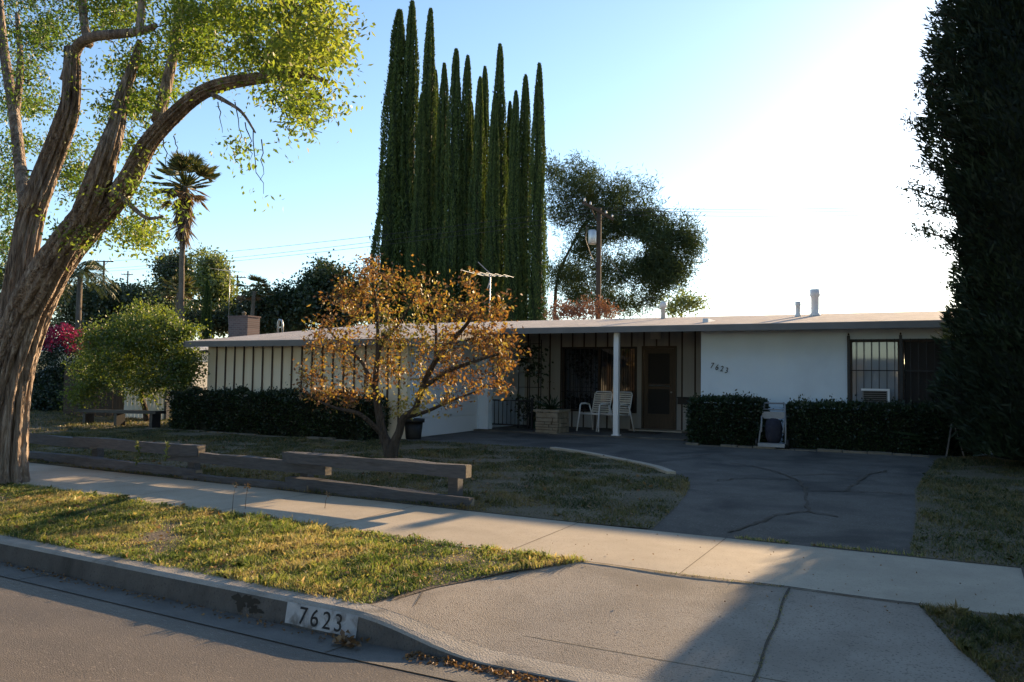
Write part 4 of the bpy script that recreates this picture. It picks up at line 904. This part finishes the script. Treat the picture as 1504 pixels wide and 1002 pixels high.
P = glot(1391, 652); b = MB(); b.beam((P[0]-.05, 15.95, .36), (P[0]+.05, 15.95, 1.0), .02, .28); b.beam((P[0]+.06, 15.95, .95), (P[0]+.22, 15.9, .36), .02, .06)
tag(b.build('leaning_board', M['fascia'], loc=(P[0], 15.95, .36)), 'pale grey board leaning beside the right end of the hedge', 'board')

# ------------------------------------------------------------------ pine, pole, wires
YP = 80.0
tree('pine_tree', 'broad umbrella shaped pine rising behind the roof, right of the cypresses', YP, [(816, 560), (815, 450), (822, 400), (846, 350), (870, 310)],
     [(958, 325, 26, 16, 4), (975, 345, 26, 16, 4), (940, 310, 22, 14, 4), (830, 395, 22, 13, 4), (862, 404, 24, 11, 4), (836, 432, 26, 13, 4), (872, 440, 28, 12, 4), (908, 446, 32, 11, 4), (852, 375, 22, 10, 4), (1018, 345, 12, 14, 3), (950, 272, 12, 12, 3), (812, 255, 20, 14, 3), (848, 246, 18, 10, 3), (975, 405, 36, 24, 5), (948, 430, 36, 18, 5), (992, 380, 30, 25, 5), (925, 345, 42, 28, 5), (880, 350, 40, 24, 5), (955, 395, 40, 26, 5), (845, 272, 40, 28, 5.4), (882, 285, 38, 26, 5.4), (925, 288, 32, 24, 5.4), (822, 305, 30, 26, 4.5), (905, 320, 42, 26, 5.4), (855, 322, 32, 20, 5.4), (938, 320, 20, 22, 3.6), (960, 352, 36, 22, 5.4), (1000, 346, 28, 26, 4.5), (1012, 365, 17, 22, 3.6), (972, 382, 38, 24, 5.4), (930, 388, 36, 22, 5.4), (900, 398, 34, 20, 5.4),
      (985, 410, 25, 18, 3.6), (940, 420, 34, 18, 5.4), (895, 428, 32, 16, 5.4), (850, 418, 30, 18, 4.5), (825, 402, 18, 18, 3.6), (955, 440, 22, 12, 3.6), (915, 450, 24, 10, 3.6), (870, 360, 30, 20, 3.6)], 760, 'leaf_pine', 105, .65, .6, .085, .22, bk='twig', gap=-.85, droop=-.3)
def pole(px, pyt, pyb, Y, arm_px, arms, label, box=False):
    P = at(px, pyt, Y); t = thing('utility_pole', label, 'utility pole', (P[0], Y, .4))
    b = MB(); b.tube([(P[0], Y, -.2), (P[0], Y, P[2])], [.15, .11], 10); b.build('pole', M['pole'], t)
    for dz in arms:
        hw = arm_px; b = MB(); d = np.array([.8, .5, -.5 if box else 0]); c = np.array([P[0], Y-.12, P[2]-dz])
        b.beam(c-d*hw, c+d*hw, .1, .12)
        b.beam(c-d*hw*.5, c+(0, 0, -.6), .04, .04); b.beam(c+d*hw*.5, c+(0, 0, -.6), .04, .04); ar = b.build('crossarm', M['pole'], t)
        for u in (-.9, -.5, .5, .9):
            q = c+d*hw*u; b = MB(); b.lathe((q[0], q[1], q[2]+.06), [(.03, 0), (.06, .06), (.04, .1), (.05, .15), (.0, .18)], 8); b.build('insulator', M['steel'], ar)
    if box:
        q = at(870, 345, Y-.25); b = MB(); b.lathe((q[0], q[1], q[2]-.45), [(.18, 0), (.2, .03), (.2, .62), (.16, .68), (.04, .7)], 14); b.build('transformer', M['steel'], t)
        b = MB(); b.tube([q+(0, 0, .4), q+(-.3, 0, .5), q+(-.35, 0, -.2), q+(-.1, 0, -.9), q+(.2, .1, -1.6)], .02, 5); b.build('cable', M['wire'], t)
    return P
PP = pole(880, 306, 470, 36, .8, (.15,), 'tall wooden utility pole with a grey transformer in front of the pine', True)
pole(153, 383, 430, 60, 1.2, (.1,), 'thin far utility pole by the dark drooping palm')
pole(188, 398, 430, 90, 1.0, (.6,), 'tiny distant utility pole above the left treetops')
pole(349, 404, 440, 75, 1.2, (.3,), 'distant utility pole between the far trees and the small palm')
def wire(a, c, sagm, label, r=.012):
    a, c = np.asarray(a), np.asarray(c); u = np.linspace(0, 1, 24)[:, None]; p = a+(c-a)*u; p[:, 2] -= (4*sagm*u*(1-u))[:, 0]
    b = MB(); b.tube(p, r, 4); tag(b.build('power_line', M['wire'], loc=tuple(a)), label, 'power line', 'overhead power lines')
for i, (x, y, x2, y2) in enumerate(((868, 305, 1700, 292), (880, 309, 1700, 297), (893, 315, 1700, 303))):
    wire(at(x, y, 36), at(x2, y2, 36.), .2, ['topmost power line running right from the transformer pole', 'middle power line running right from the transformer pole', 'lowest of three power lines running right from the transformer pole'][i])
for i, (x, y, x2, y2) in enumerate(((868, 306, -60, 385), (876, 312, -60, 397), (890, 318, -60, 400))):
    wire(at(x, y, 36), at(x2, y2, 70), 1.2, ['topmost power line running left behind the cypresses', 'middle power line running left behind the cypresses', 'lowest power line running left behind the cypresses'][i])
wire(at(880, 360, 36), at(960, 452, 24), .15, 'thin service cable dropping from the pole towards the roof')
wire(at(880, 438, 40), at(1700, 418, 40), .1, 'thin low wire crossing the bright sky above the vent pipes')
wire(at(960, 452, 40), at(1700, 445, 40), .1, 'lowest wire just above the right end of the roof')

# ------------------------------------------------------------------ background left: palm, trees, neighbour
def fan_palm(px, pyc, pyb, Y, Rr, label, skirt=True, nf=46, tw=.2):
    P = at(px, pyc, Y); bz = .4; t = thing('fan_palm', label, 'palm', (P[0], Y, bz)); b = MB()
    zz = np.linspace(-.2, P[2]-bz, 14)+bz
    b.tube([(P[0]+.08*math.sin(k*.5), Y, z) for k, z in enumerate(zz)], np.linspace(tw*1.15, tw, 14), 12, 0, True, lambda u, a: 1+.05*np.sin(40*u+a)); b.build('trunk', M['palmbark'], t)
    G, D = [], []
    for k in range(nf):
        el = rng.uniform(-.75, 1.35); az = rng.uniform(0, 2*math.pi); d = np.array([math.cos(az)*math.cos(el), math.sin(az)*math.cos(el), math.sin(el)])
        c = P+d*Rr*rng.uniform(.42, .72); ns = 22; s = unit(np.cross(d, [0, 0, 1])); up2 = np.cross(s, d)
        ang = np.linspace(-1.25, 1.25, ns); A = np.cos(ang)[:, None]*d+np.sin(ang)[:, None]*(s*math.cos(.4)+up2*math.sin(.4)*.4)+[0, 0, -.12]
        (G if el > -.25 else D).append((np.tile(c, (ns, 1)), A, np.full(ns, Rr*.42)*rng.uniform(.8, 1.1, ns)))
        G.append((np.tile(P, (2, 1)), np.tile(d, (2, 1)), np.full(2, Rr*.6)))
    if skirt:
        for k in range(60):
            az = rng.uniform(0, 2*math.pi); h = rng.uniform(0, Rr*1.35); q = P+np.array([math.cos(az)*.22, math.sin(az)*.22, -h]); ns = 8
            A = rng.normal(0, .22, (ns, 3))+[math.cos(az)*.4*(1-h/Rr/1.5), math.sin(az)*.4*(1-h/Rr/1.5), -1]
            D.append((np.tile(q, (ns, 1)), A, np.full(ns, Rr*.5)))
    for nm, S, mt in (('fronds', G, 'leaf_palm'), ('dead_fronds', D, 'leaf_dead')):
        if S:
            Pp = np.concatenate([s[0] for s in S]); Aa = np.concatenate([s[1] for s in S]); Ll = np.concatenate([s[2] for s in S]); link(nm, leaf_mesh(Pp, Aa, Ll, Rr*.058, rng.random(len(Pp))), M[mt], t)
fan_palm(272, 274, 455, 44, 2.8, 'tall fan palm with a brown skirt of dead fronds behind the citrus tree')
fan_palm(373, 428, 455, 46, 1.5, 'small dark fan palm right of the distant utility pole', False, 26, .15)
fan_palm(262, 430, 470, 46.5, 1.7, 'low pale fan palm at the foot of the tall palm', False, 26, .15)
bgs = [
    ('broadleaf_tree', 'dark rounded tree behind the neighbour\'s white roof', 50, [(185, 560), (180, 480), (175, 450)], [(150, 462, 70, 22, 2), (230, 462, 60, 20, 2), (290, 470, 50, 14, 2), (110, 440, 45, 30, 2), (160, 440, 50, 25, 2), (210, 440, 45, 28, 2), (130, 475, 60, 20, 2), (200, 475, 60, 20, 2)], 300, 'leaf_bg', 0),
    ('broadleaf_tree', 'tall round tree directly behind the tall palm trunk', 60, [(262, 560), (262, 480), (255, 430)], [(255, 395, 28, 25, 2), (250, 430, 30, 30, 2), (270, 410, 22, 30, 2), (255, 465, 38, 18, 2)], 170, 'leaf_bg', 0),
    ('broadleaf_tree', 'pale green feathery tree right of the tall palm', 58, [(315, 560), (312, 480), (308, 430)], [(305, 390, 22, 20, 2), (318, 420, 22, 32, 2), (322, 455, 24, 28, 2), (300, 430, 18, 30, 2)], 170, 'leaf_light', 0),
    ('broadleaf_tree', 'low dark bush tree above the brick chimney', 50, [(400, 560), (400, 480), (400, 455)], [(330, 470, 50, 16, 2), (375, 455, 35, 22, 2), (410, 450, 35, 24, 2), (440, 445, 28, 28, 2), (400, 480, 60, 15, 2)], 230, 'leaf_bg', -.05),
    ('broadleaf_tree', 'dark tree crown left of the cypress row, above the orange tree', 52, [(490, 560), (490, 470), (488, 430)], [(480, 405, 30, 18, 2), (510, 430, 35, 28, 2), (465, 430, 30, 30, 2), (495, 460, 45, 25, 2), (540, 445, 22, 40, 1.5)], 190, 'leaf_bg', -.05),
    ('broadleaf_tree', 'olive coloured tree at the left edge behind the big trunk', 30, [(10, 560), (8, 480), (5, 430)], [(10, 380, 35, 40, 2), (30, 420, 35, 40, 2), (-10, 440, 40, 50, 2), (60, 440, 35, 40, 2), (20, 480, 50, 30, 2)], 190, 'leaf_bg', .1),
    ('dark_shrub', 'leafy lemon twigs showing over the roof left of the vent pipes', 24, [(1000, 500), (1000, 470), (1002, 455)], [(990, 452, 18, 10, .5), (1015, 448, 14, 10, .5), (1003, 438, 12, 10, .5), (1030, 442, 9, 6, .4)], 60, 'leaf_light', .2),
    ('rusty_shrub', 'reddish bare shrub behind the roof below the pine', 27, [(850, 510), (850, 480), (850, 462)], [(830, 455, 28, 14, 1), (865, 455, 30, 16, 1), (890, 458, 24, 10, 1), (812, 462, 14, 12, 1)], 130, 'leaf_rust', 0),
]
for nm, lab, Y, tr, cl, n, lf, rb in bgs:
    s = (Y/34)**.7; small = nm != 'broadleaf_tree'
    tree(nm, lab, Y, tr, cl, n, lf, (26 if small else 110), (.12 if small else .36*s), (.10 if small else .26*s), (.05 if small else .13*s), .05 if small else .18, None, gap=-.9, rbias=rb, cat='shrub' if small else 'tree')
def feather_palm():
    Y = 36; P = at(118, 400, Y); t = thing('feather_palm', 'dark drooping feather palm behind the big forked trunk', 'palm', (P[0], Y, .4)); b = MB()
    b.tube([(P[0], Y, .2), (P[0], Y, P[2])], [.22, .17], 10); b.build('trunk', M['palmbark'], t); Ps, As = [], []
    for k in range(34):
        az = rng.uniform(0, 6.28); el = rng.uniform(-.1, 1.2); L = 2.6; d = np.array([math.cos(az)*math.cos(el), math.sin(az)*math.cos(el), math.sin(el)])
        for s in np.linspace(.1, 1, 30):
            q = P+d*L*s+np.array([0, 0, -1.5*s*s]); tg = d+np.array([0, 0, -1.6*s]); sd_ = unit(np.cross(tg, [0, 0, 1.]))
            for sg in (-1, 1): Ps.append(q); As.append(sd_*sg+unit(tg)*.5+np.array([0, 0, -.6]))
    n = len(Ps); link('fronds', leaf_mesh(np.array(Ps), np.array(As), .5, .05, rng.random(n)*.5), M['leaf_palm'], t)
feather_palm()
# slim dark cypress among the far trees
P = at(305, 412, 40); t = thing('cypress_tree', 'single slim dark cypress among the far trees by the tall palm', 'tree', (P[0], 40, .4))
c = bpy.data.objects.new('crown', protos[1]); COL.objects.link(c); c.parent = t; c.scale = (.62, .62, (P[2]-.4)/15)
k = bpy.data.objects.new('trunk', trk); COL.objects.link(k); k.parent = t
# neighbour's house
A = at(60, 480, 22); B_ = at(345, 490, 22)
nb = thing('neighbour_house', 'low neighbouring house with a pale roof half hidden by shrubs', 'house', (A[0], 22, .4))
za, zb_ = at(90, 480, 22)[2], at(330, 494, 22)[2]
b = MB(); x0, x1 = at(30, 480, 22)[0], at(352, 492, 22)[0]
for y0, y1, z0, z1 in ((19.6, 24.5, 2.55, 3.05), (24.5, 29, 3.05, 2.55)):
    b.add([(x0, y0, z0), (x1, y0, z0-.05), (x1, y1, z1-.05), (x0, y1, z1), (x0, y0, z0-.1), (x1, y0, z0-.15), (x1, y1, z1-.15), (x0, y1, z1-.1)],
          [(0, 1, 2, 3), (7, 6, 5, 4), (0, 4, 5, 1), (1, 5, 6, 2), (2, 6, 7, 3), (3, 7, 4, 0)])
nr = b.build('roof', M['paleroof'], nb)
b = MB(); b.box((x0+.5, 20.2, .3), (x1-.4, 20.35, 2.45)); b.box((x0+.5, 20.36, .3), (x0+.65, 28, 2.45)); b.box((x1-.55, 20.36, .3), (x1-.4, 28, 2.4)); b.build('wall', M['cream'], nb)
b = MB(); frame(b, x0+3, x0+5, 1.1, 2.1, 20.2, .06); nw = b.build('window', M['white'], nb); b = MB(); b.box((x0+3.06, 20.18, 1.16), (x0+4.94, 20.19, 2.04)); b.build('pane', M['glass'], nw)
P = at(86, 470, 21); b = MB(); b.lathe((P[0], 21, 2.5), [(.09, 0), (.09, .32), (.16, .33), (.16, .43), (.05, .55)], 12); b.build('vent_pipe', M['white'], nr)
A, B_ = at(336, 466, 23.5), at(364, 466, 23.5); b = MB(); b.box((A[0], 23.5, 2.2), (B_[0], 24.15, A[2])); b.box((A[0]-.03, 23.47, A[2]), (B_[0]+.03, 24.18, A[2]+.05)); chm = b.build('chimney', M['brick'], nr)
b = MB(); cxm = (A[0]+B_[0])/2; b.lathe((cxm, 23.8, A[2]+.05), [(.08, 0), (.08, .12), (.11, .13), (.0, .2)], 10); b.build('pot', M['stone'], chm)
# bougainvillea
tree('bougainvillea', 'dark bougainvillea with crimson flowers against the neighbour\'s house', 17.5, [(80, 610), (80, 560), (82, 520)], [(75, 520, 30, 30, .8), (100, 500, 25, 20, .8), (60, 490, 20, 22, .7), (85, 560, 35, 30, .8), (55, 560, 25, 35, .8)], 130, 'leaf_hedge', 60, .16, .09, .055, .06, cat='shrub')
bo = [o for o in bpy.data.objects if o.name == 'bougainvillea'][0]
T = clump_pts([(75, 487, 18, 10, .7), (108, 492, 22, 9, .7), (128, 505, 10, 10, .6), (145, 488, 12, 7, .5), (70, 505, 14, 12, .5), (95, 480, 12, 7, .5), (112, 512, 18, 10, .5), (90, 497, 18, 12, .5)], 1400, 17.0)
link('blossom', leaf_mesh(T, rng.normal(size=T.shape), .09, .075, rng.random(len(T))), M['leaf_red'], bo)
# low dark shrubs in front of the neighbour's yard
for i, (x, y, rx, ry, Y, lab) in enumerate(((110, 560, 45, 30, 17.8, 'tall dark shrub before the neighbour\'s wall, left of the citrus crown'), (30, 575, 40, 40, 17.0, 'tall dark shrub at the far left behind the trunk'), (155, 545, 40, 40, 17.2, 'leafy dark shrub behind the citrus tree\'s left side'), (70, 590, 40, 22, 16.5, 'low dark shrub at the neighbour\'s front yard, behind the big trunk'), (140, 595, 32, 16, 16.2, 'low dark shrub left of the citrus trunk'))):
    tree('dark_shrub', lab, Y, [(x, y+24), (x, y+8), (x, y)], [(x, y, rx, ry, .7)], 80, 'leaf_hedge', 110, .16, .1, .055, .04, None, cat='shrub')
# parked car half hidden behind shrubs
def car():
    P = glot(98, 606); Yc = 19.0; xc = at(95, 580, Yc)[0]
    t = thing('parked_car', 'pale rounded car parked in the shade behind the neighbour\'s shrubs', 'car', (xc, Yc, .4)); z = .4
    prof = [(-2.0, .35), (-2.05, .75), (-1.9, .95), (-1.0, 1.02), (-.6, 1.05), (-.1, 1.42), (.9, 1.46), (1.5, 1.3), (1.95, .95), (2.05, .6), (2.0, .35)]
    b = MB(); N = len(prof); vs = []
    for s, k in ((-.82, 1), (-.86, .98), (.86, .98), (.82, 1)):
        for x, h in prof: vs.append((xc+x*k, Yc+s*(1 if h < 1.05 else .82), z+h))
    fs = [(i, i+1, N+i+1, N+i) for i in range(N-1)]+[(N+i, N+i+1, 2*N+i+1, 2*N+i) for i in range(N-1)]+[(2*N+i, 2*N+i+1, 3*N+i+1, 3*N+i) for i in range(N-1)]+[tuple(range(N)), tuple(range(4*N-1, 3*N-1, -1))]
    b.add(vs, fs, 0, False); b.build('body', M['carwhite'], t)
    for s in (-1, 1):
        b = MB(); y = Yc+s*.79; b.add([(xc-.45, y+s*.02, z+1.08), (xc+.35, y+s*.02, z+1.08), (xc+.35, y-s*.06, z+1.38), (xc-.1, y-s*.06, z+1.37)], [(0, 1, 2, 3)]); b.add([(xc+.42, y+s*.02, z+1.08), (xc+1.5, y+s*.02, z+1.05), (xc+1.2, y-s*.06, z+1.33), (xc+.42, y-s*.06, z+1.38)], [(0, 1, 2, 3)]); b.build('window', M['glass'], t)
        for x in (-1.25, 1.3):
            b = MB(); b.tube([(xc+x, Yc+s*.68, z+.32), (xc+x, Yc+s*.88, z+.32)], .32, 18); wl = b.build('wheel', M['black'], t); b = MB(); b.tube([(xc+x, Yc+s*.885, z+.32), (xc+x, Yc+s*.9, z+.32)], .19, 14); b.build('rim', M['steel'], wl)
car()

# ------------------------------------------------------------------ out of view: reflected street, plus trees and a house added to block sky
op = thing('opposite_house', 'sunlit pale house across the street, reflected in the windows', 'house', (-3, -18, .2))
b = MB(); b.box((-14, -24, .1), (9, -18, 2.7)); b.build('wall', M['stucco'], op)
b = MB(); b.add([(-14.6, -17.4, 2.6), (9.6, -17.4, 2.6), (9.6, -21, 3.3), (-14.6, -21, 3.3), (-14.6, -24.6, 2.6), (9.6, -24.6, 2.6)], [(0, 1, 2, 3), (3, 2, 5, 4), (0, 3, 4), (1, 5, 2)]); b.build('roof', M['wood'], op)
for x in (-11, -6, 3):
    b = MB(); frame(b, x, x+2, 1, 2.2, -17.99, .07); 
    b.v = [v*[1, -1, 1]+[0, -35.98, 0] for v in b.v]; wv_ = b.build('window', M['white'], op)
    b = MB(); b.box((x+.07, -17.99, 1.07), (x+1.93, -17.98, 2.13)); b.build('pane', M['glass'], wv_)
b = MB(); b.box((-2.6, -17.99, .2), (-1.7, -17.95, 2.2)); b.build('door', M['wood'], op)
o2 = thing('opposite_house', 'long tan house added across the street to block bright sky in the porch window', 'house', (-28, -19, .2))  # added to block the bright low sky reflected in the porch window
b = MB(); b.box((-44, -25, .1), (-17, -19, 2.8)); b.build('wall', M['porchboard'], o2)
b = MB(); b.add([(-44.6, -18.4, 2.7), (-16.4, -18.4, 2.7), (-16.4, -22, 4.0), (-44.6, -22, 4.0), (-44.6, -25.6, 2.7), (-16.4, -25.6, 2.7)], [(0, 1, 2, 3), (3, 2, 5, 4), (0, 3, 4), (1, 5, 2)]); b.build('roof', M['brown'], o2)
def behind_tree(x, y, h, lab, lf):
    t = thing('broadleaf_tree', lab, 'tree', (x, y, .1)); b = MB(); b.tube([(x, y, 0), (x, y, h*.5)], [.2, .12], 8); b.build('trunk', M['twig'], t)
    n = 7000; Q = np.array([x, y, h*.66])+ball(n)*[h*.42, h*.42, h*.34]; Q = Q[vnoise(Q, 1.2, 4) > -.5]; link('crown', leaf_mesh(Q, rng.normal(size=Q.shape), (.55 if h > 6 else .16), (.35 if h > 6 else .1), rng.random(len(Q))), M[lf], t)
for i, (x, y, h) in enumerate(((-26, -9, 15), (-16, -8, 16), (-9.5, -11, 13), (8.5, -9, 15), (17, -9, 14))):  # trees added behind the camera to cut skylight and deepen the shade
    behind_tree(x, y, h, ['unseen tree added opposite to screen skylight, at the far left', 'tall unseen tree added opposite to screen skylight, left of the reflected house', 'unseen tree added opposite to screen skylight, close left of the reflected rusty tree', 'tall unseen tree added opposite to screen skylight, right of the reflected house', 'unseen tree added opposite to screen skylight, at the far right'][i], 'leaf_bg')
behind_tree(9.5, 12.5, 11, 'tall unseen tree added beyond the conifer to screen skylight', 'leaf_bg')  # two trees added outside the frame to cut skylight on the right
behind_tree(11, 3, 13, 'big unseen tree added past the driveway to screen skylight', 'leaf_bg')
behind_tree(-3.2, -13, 2.7, 'rusty leaved tree across the street, reflected in the front window', 'leaf_pers')
behind_tree(-11, -13, 7.5, 'dense green tree across the street, reflected in the porch window', 'leaf_bg')
behind_tree(-19, -12, 9.5, 'large dark tree across the street, left of the opposite house', 'leaf_bg')

# ------------------------------------------------------------------ grass, weeds, litter
def grass(name, label, poly, zfn, n, hgt, mat, pal, seed, thr=-.6, wd=.006):
    P2 = np.array([p[:2] for p in poly]); lo, hi = P2.min(0), P2.max(0)
    x, y = rng.uniform(lo[0], hi[0], n), rng.uniform(lo[1], hi[1], n); k = inside(x, y, poly); x, y = x[k], y[k]
    q = np.stack([x, y], 1); nz = vnoise(q, 2.6, seed)+.6*vnoise(q, 7, seed+1); k = nz > thr+rng.normal(0, .35, len(x)); x, y, nz = x[k], y[k], nz[k]
    # tufts
    P = np.stack([x, y, np.array([zfn(a, c) for a, c in zip(x, y)])-.005], 1); n = len(P)
    A = unit(rng.normal(0, .45, (n, 3))*[1, 1, .2]+[0, 0, 1]); L = hgt*rng.uniform(.35, 1.2, n)*np.clip(.75+.3*nz+.3*vnoise(q[k], 14, seed+6), .35, 1.6)
    bend = rng.normal(0, .8, (n, 3))*[1, 1, .3]+[0, 0, -.5]
    rn = np.clip(pal+.22*vnoise(q[k], 3.5, seed+2)+.18*vnoise(q[k], 11, seed+4)+rng.normal(0, .15, n), 0, 1)
    dry = rng.random(n) < .10; rn[dry] = rng.uniform(.6, 1, dry.sum())
    return tag(link(name, blade_mesh(P, A, L, np.full(n, wd)*rng.uniform(.6, 1.3, n), rn, bend), M[mat]), label, 'grass', None, 'stuff')
pk = [(-13.5, yc(-13.5)+.17), (-3.1, yc(-3.1)+.16), (-2.95, 4.6), (-2.7, 5.15), (-2.3, 5.72), (-6, ysn(-6)+.06), (-13.5, ysn(-13.5)+.06)]
grass('parkway_grass', 'sunlit patchy green and dry grass strip between kerb and sidewalk', pk, zpark, 220000, .07, 'grass', .33, 21, -1.6, .006)
pr = [(-.09, 5.66), (.08, 5.1), (.32, 4.56), (.58, 4.1), (1.7, 4.1), (1.7, 5.68)]
grass('parkway_grass', 'shaded dry grass strip right of the driveway apron', pr, lambda x, y: min(zpark(x, y), zap(x, y)+.02)-.015, 60000, .09, 'lawn', .3, 31, -1.8)
lw = [p for p in lawn if p[0] > -45]; lw = [(-17, ysf(-17)+.02)]+lawn[1:-4]+[(-17, 13.3)]
grass('lawn_grass', 'patchy thin green and brown lawn grass around the orange tree', lw, lambda x, y: float(lot(y))+.006, 230000, .06, 'lawn', .30, 41, -.75, .008)
grass('lawn_grass', 'shaded lawn grass at the foot of the huge conifer', [(p[0]+(.02 if i else 0), p[1]) for i, p in enumerate(rl[:6])]+[(3.5, 16), (3.5, 7.15)], lambda x, y: float(lot(y))+.006, 90000, .07, 'lawn', .33, 51, -.8, .007)
grass('lawn_grass', 'thin shaded grass in the yard left of the garage', [(-30, 8.5), (-17, ysf(-17)+.02), (-17, 13.3), (-15.6, 13.4), (-15.8, 16), (-18, 19.3), (-30, 19.6)], lambda x, y: float(lot(y))+.006, 70000, .09, 'lawn', .25, 61, -1.5, .012)
# tufts in the joints
def tuft(pts, n, h):
    q = np.array(pts)[rng.integers(0, len(pts), n)]+rng.normal(0, .012, (n, 3))*[1, 1, 0]
    A = unit(rng.normal(0, .6, (n, 3))*[1, 1, .2]+[0, 0, 1]); return blade_mesh(q, A, h*rng.uniform(.3, 1, n), np.full(n, .005), rng.uniform(.1, .9, n), rng.normal(0, .8, (n, 3)))
jp = [(x, 5.668, .203) for x in np.linspace(-1.75, -.9, 40)]+[(-.86+.03*(5.67-y), y, zap(-.86, y)) for y in np.linspace(4.3, 5.6, 50)]
d1 = [(x, 7.15, .22) for x in np.linspace(-1.5, -1.1, 20)]+[(x, 7.17, .22) for x in np.linspace(-.9, -.1, 30)]
tag(link('joint_grass', join([tuft(jp, 260, .022), tuft(d1, 500, .05)]), [M['grass'], M['grass']]), 'small dry grass tufts growing in the concrete joints of the driveway', 'grass', None, 'stuff')
# weeds by the fence
def weed(px, py, h, n, label, mat='leaf_light', sp=.05):
    P = at(px, py, 7.1+cv(-8 if px < 300 else -5)); t = thing('weed', label, 'weed', tuple(P)); b = MB()
    st = [P+np.array([.03*math.sin(3*u), 0, h*u]) for u in np.linspace(0, 1, 6)]; b.tube(st, .004, 4); b.build('stem', M['leaf_light'], t)
    Q = np.array(st)[rng.integers(1, 6, n)]; link('leaves', leaf_mesh(Q, rng.normal(0, 1, (n, 3))+[0, 0, .3], .06, .028, rng.random(n)), M[mat], t)
weed(200, 684, .28, 34, 'bright green weed sprig growing by the fence, left one'); weed(243, 678, .22, 26, 'small bright green weed sprig growing by the fence, right of the larger')
def stalk(px, py, h, lab):
    P = gz(px, py, .2); t = thing('dry_stalk', lab, 'weed', tuple(P)); b = MB()
    b.tube([P, P+np.array([.01, 0, h*.6]), P+np.array([.035, 0, h])], [.004, .003, .002], 4); b.build('stem', M['leaf_dead'], t)
    n = 14; link('seed_head', leaf_mesh(np.tile(P+np.array([.035, 0, h]), (n, 1))+rng.normal(0, .012, (n, 3)), rng.normal(0, 1, (n, 3)), .03, .012, rng.random(n)), M['leaf_dead'], t)
stalk(341, 752, .26, 'pale dry grass stalk at the sidewalk edge, left of two'); stalk(360, 748, .24, 'pale dry grass stalk at the sidewalk edge, right of two'); stalk(477, 748, .15, 'short pale dry stalk by the middle of the sidewalk')
# fallen leaves
def litter(name, label, P, s):
    n = len(P); A = rng.normal(0, 1, (n, 3))*[1, 1, .35]
    return tag(link(name, leaf_mesh(P+rng.normal(0, .004, (n, 3))*[0, 0, 1]+[0, 0, .008], A, s*rng.uniform(.6, 1.3, n), s*.55, rng.random(n), .3), M['litter']), label, 'leaves', None, 'stuff')
x = rng.uniform(-2.6, -1.7, 420); P = np.stack([x, np.array([yc(v) for v in x])-.03-np.abs(rng.normal(0, .04, 420)), np.full(420, .012)], 1)
P2 = np.stack([rng.uniform(-9, -3, 300), np.zeros(300), np.full(300, .014)], 1); P2[:, 1] = [yc(v)-.02-abs(rng.normal(0, .05)) for v in P2[:, 0]]
litter('gutter_leaves', 'brown fallen leaves collected along the gutter below the kerb', np.concatenate([P, P2]), .03)
c = gz(509, 946, .02); n = 46; P = c+rng.normal(0, .045, (n, 3))*[1, .5, .3]; P[:, 2] = np.abs(P[:, 2]-.03)+.02
litter('leaf_pile', 'small heap of brown leaves below the painted kerb number', P, .06)
k = 420; x, y = rng.uniform(-9, -2.6, k), rng.uniform(4.1, 5.9, k); ok = inside(x, y, pk); x, y = x[ok], y[ok]; P = np.stack([x, y, np.array([zpark(a, c) for a, c in zip(x, y)])+.02], 1)
litter('fallen_leaves', 'brown fallen leaves scattered over the sunlit grass strip', P, .04)
k = 260; x, y = rng.uniform(-14, -2.3, k), rng.uniform(7.3, 13, k); ok = inside(x, y, lawn); x, y = x[ok], y[ok]
litter('fallen_leaves', 'brown fallen leaves scattered over the shaded front lawn', np.stack([x, y, lot(y)+.03], 1), .06)
k = 90; x, y = rng.uniform(-3, .4, k), rng.uniform(5.0, 7.0, k); litter('fallen_leaves', 'few brown leaf scraps lying on sidewalk and apron', np.stack([x, y, np.where(y > 5.67, .212, .2)], 1), .018)
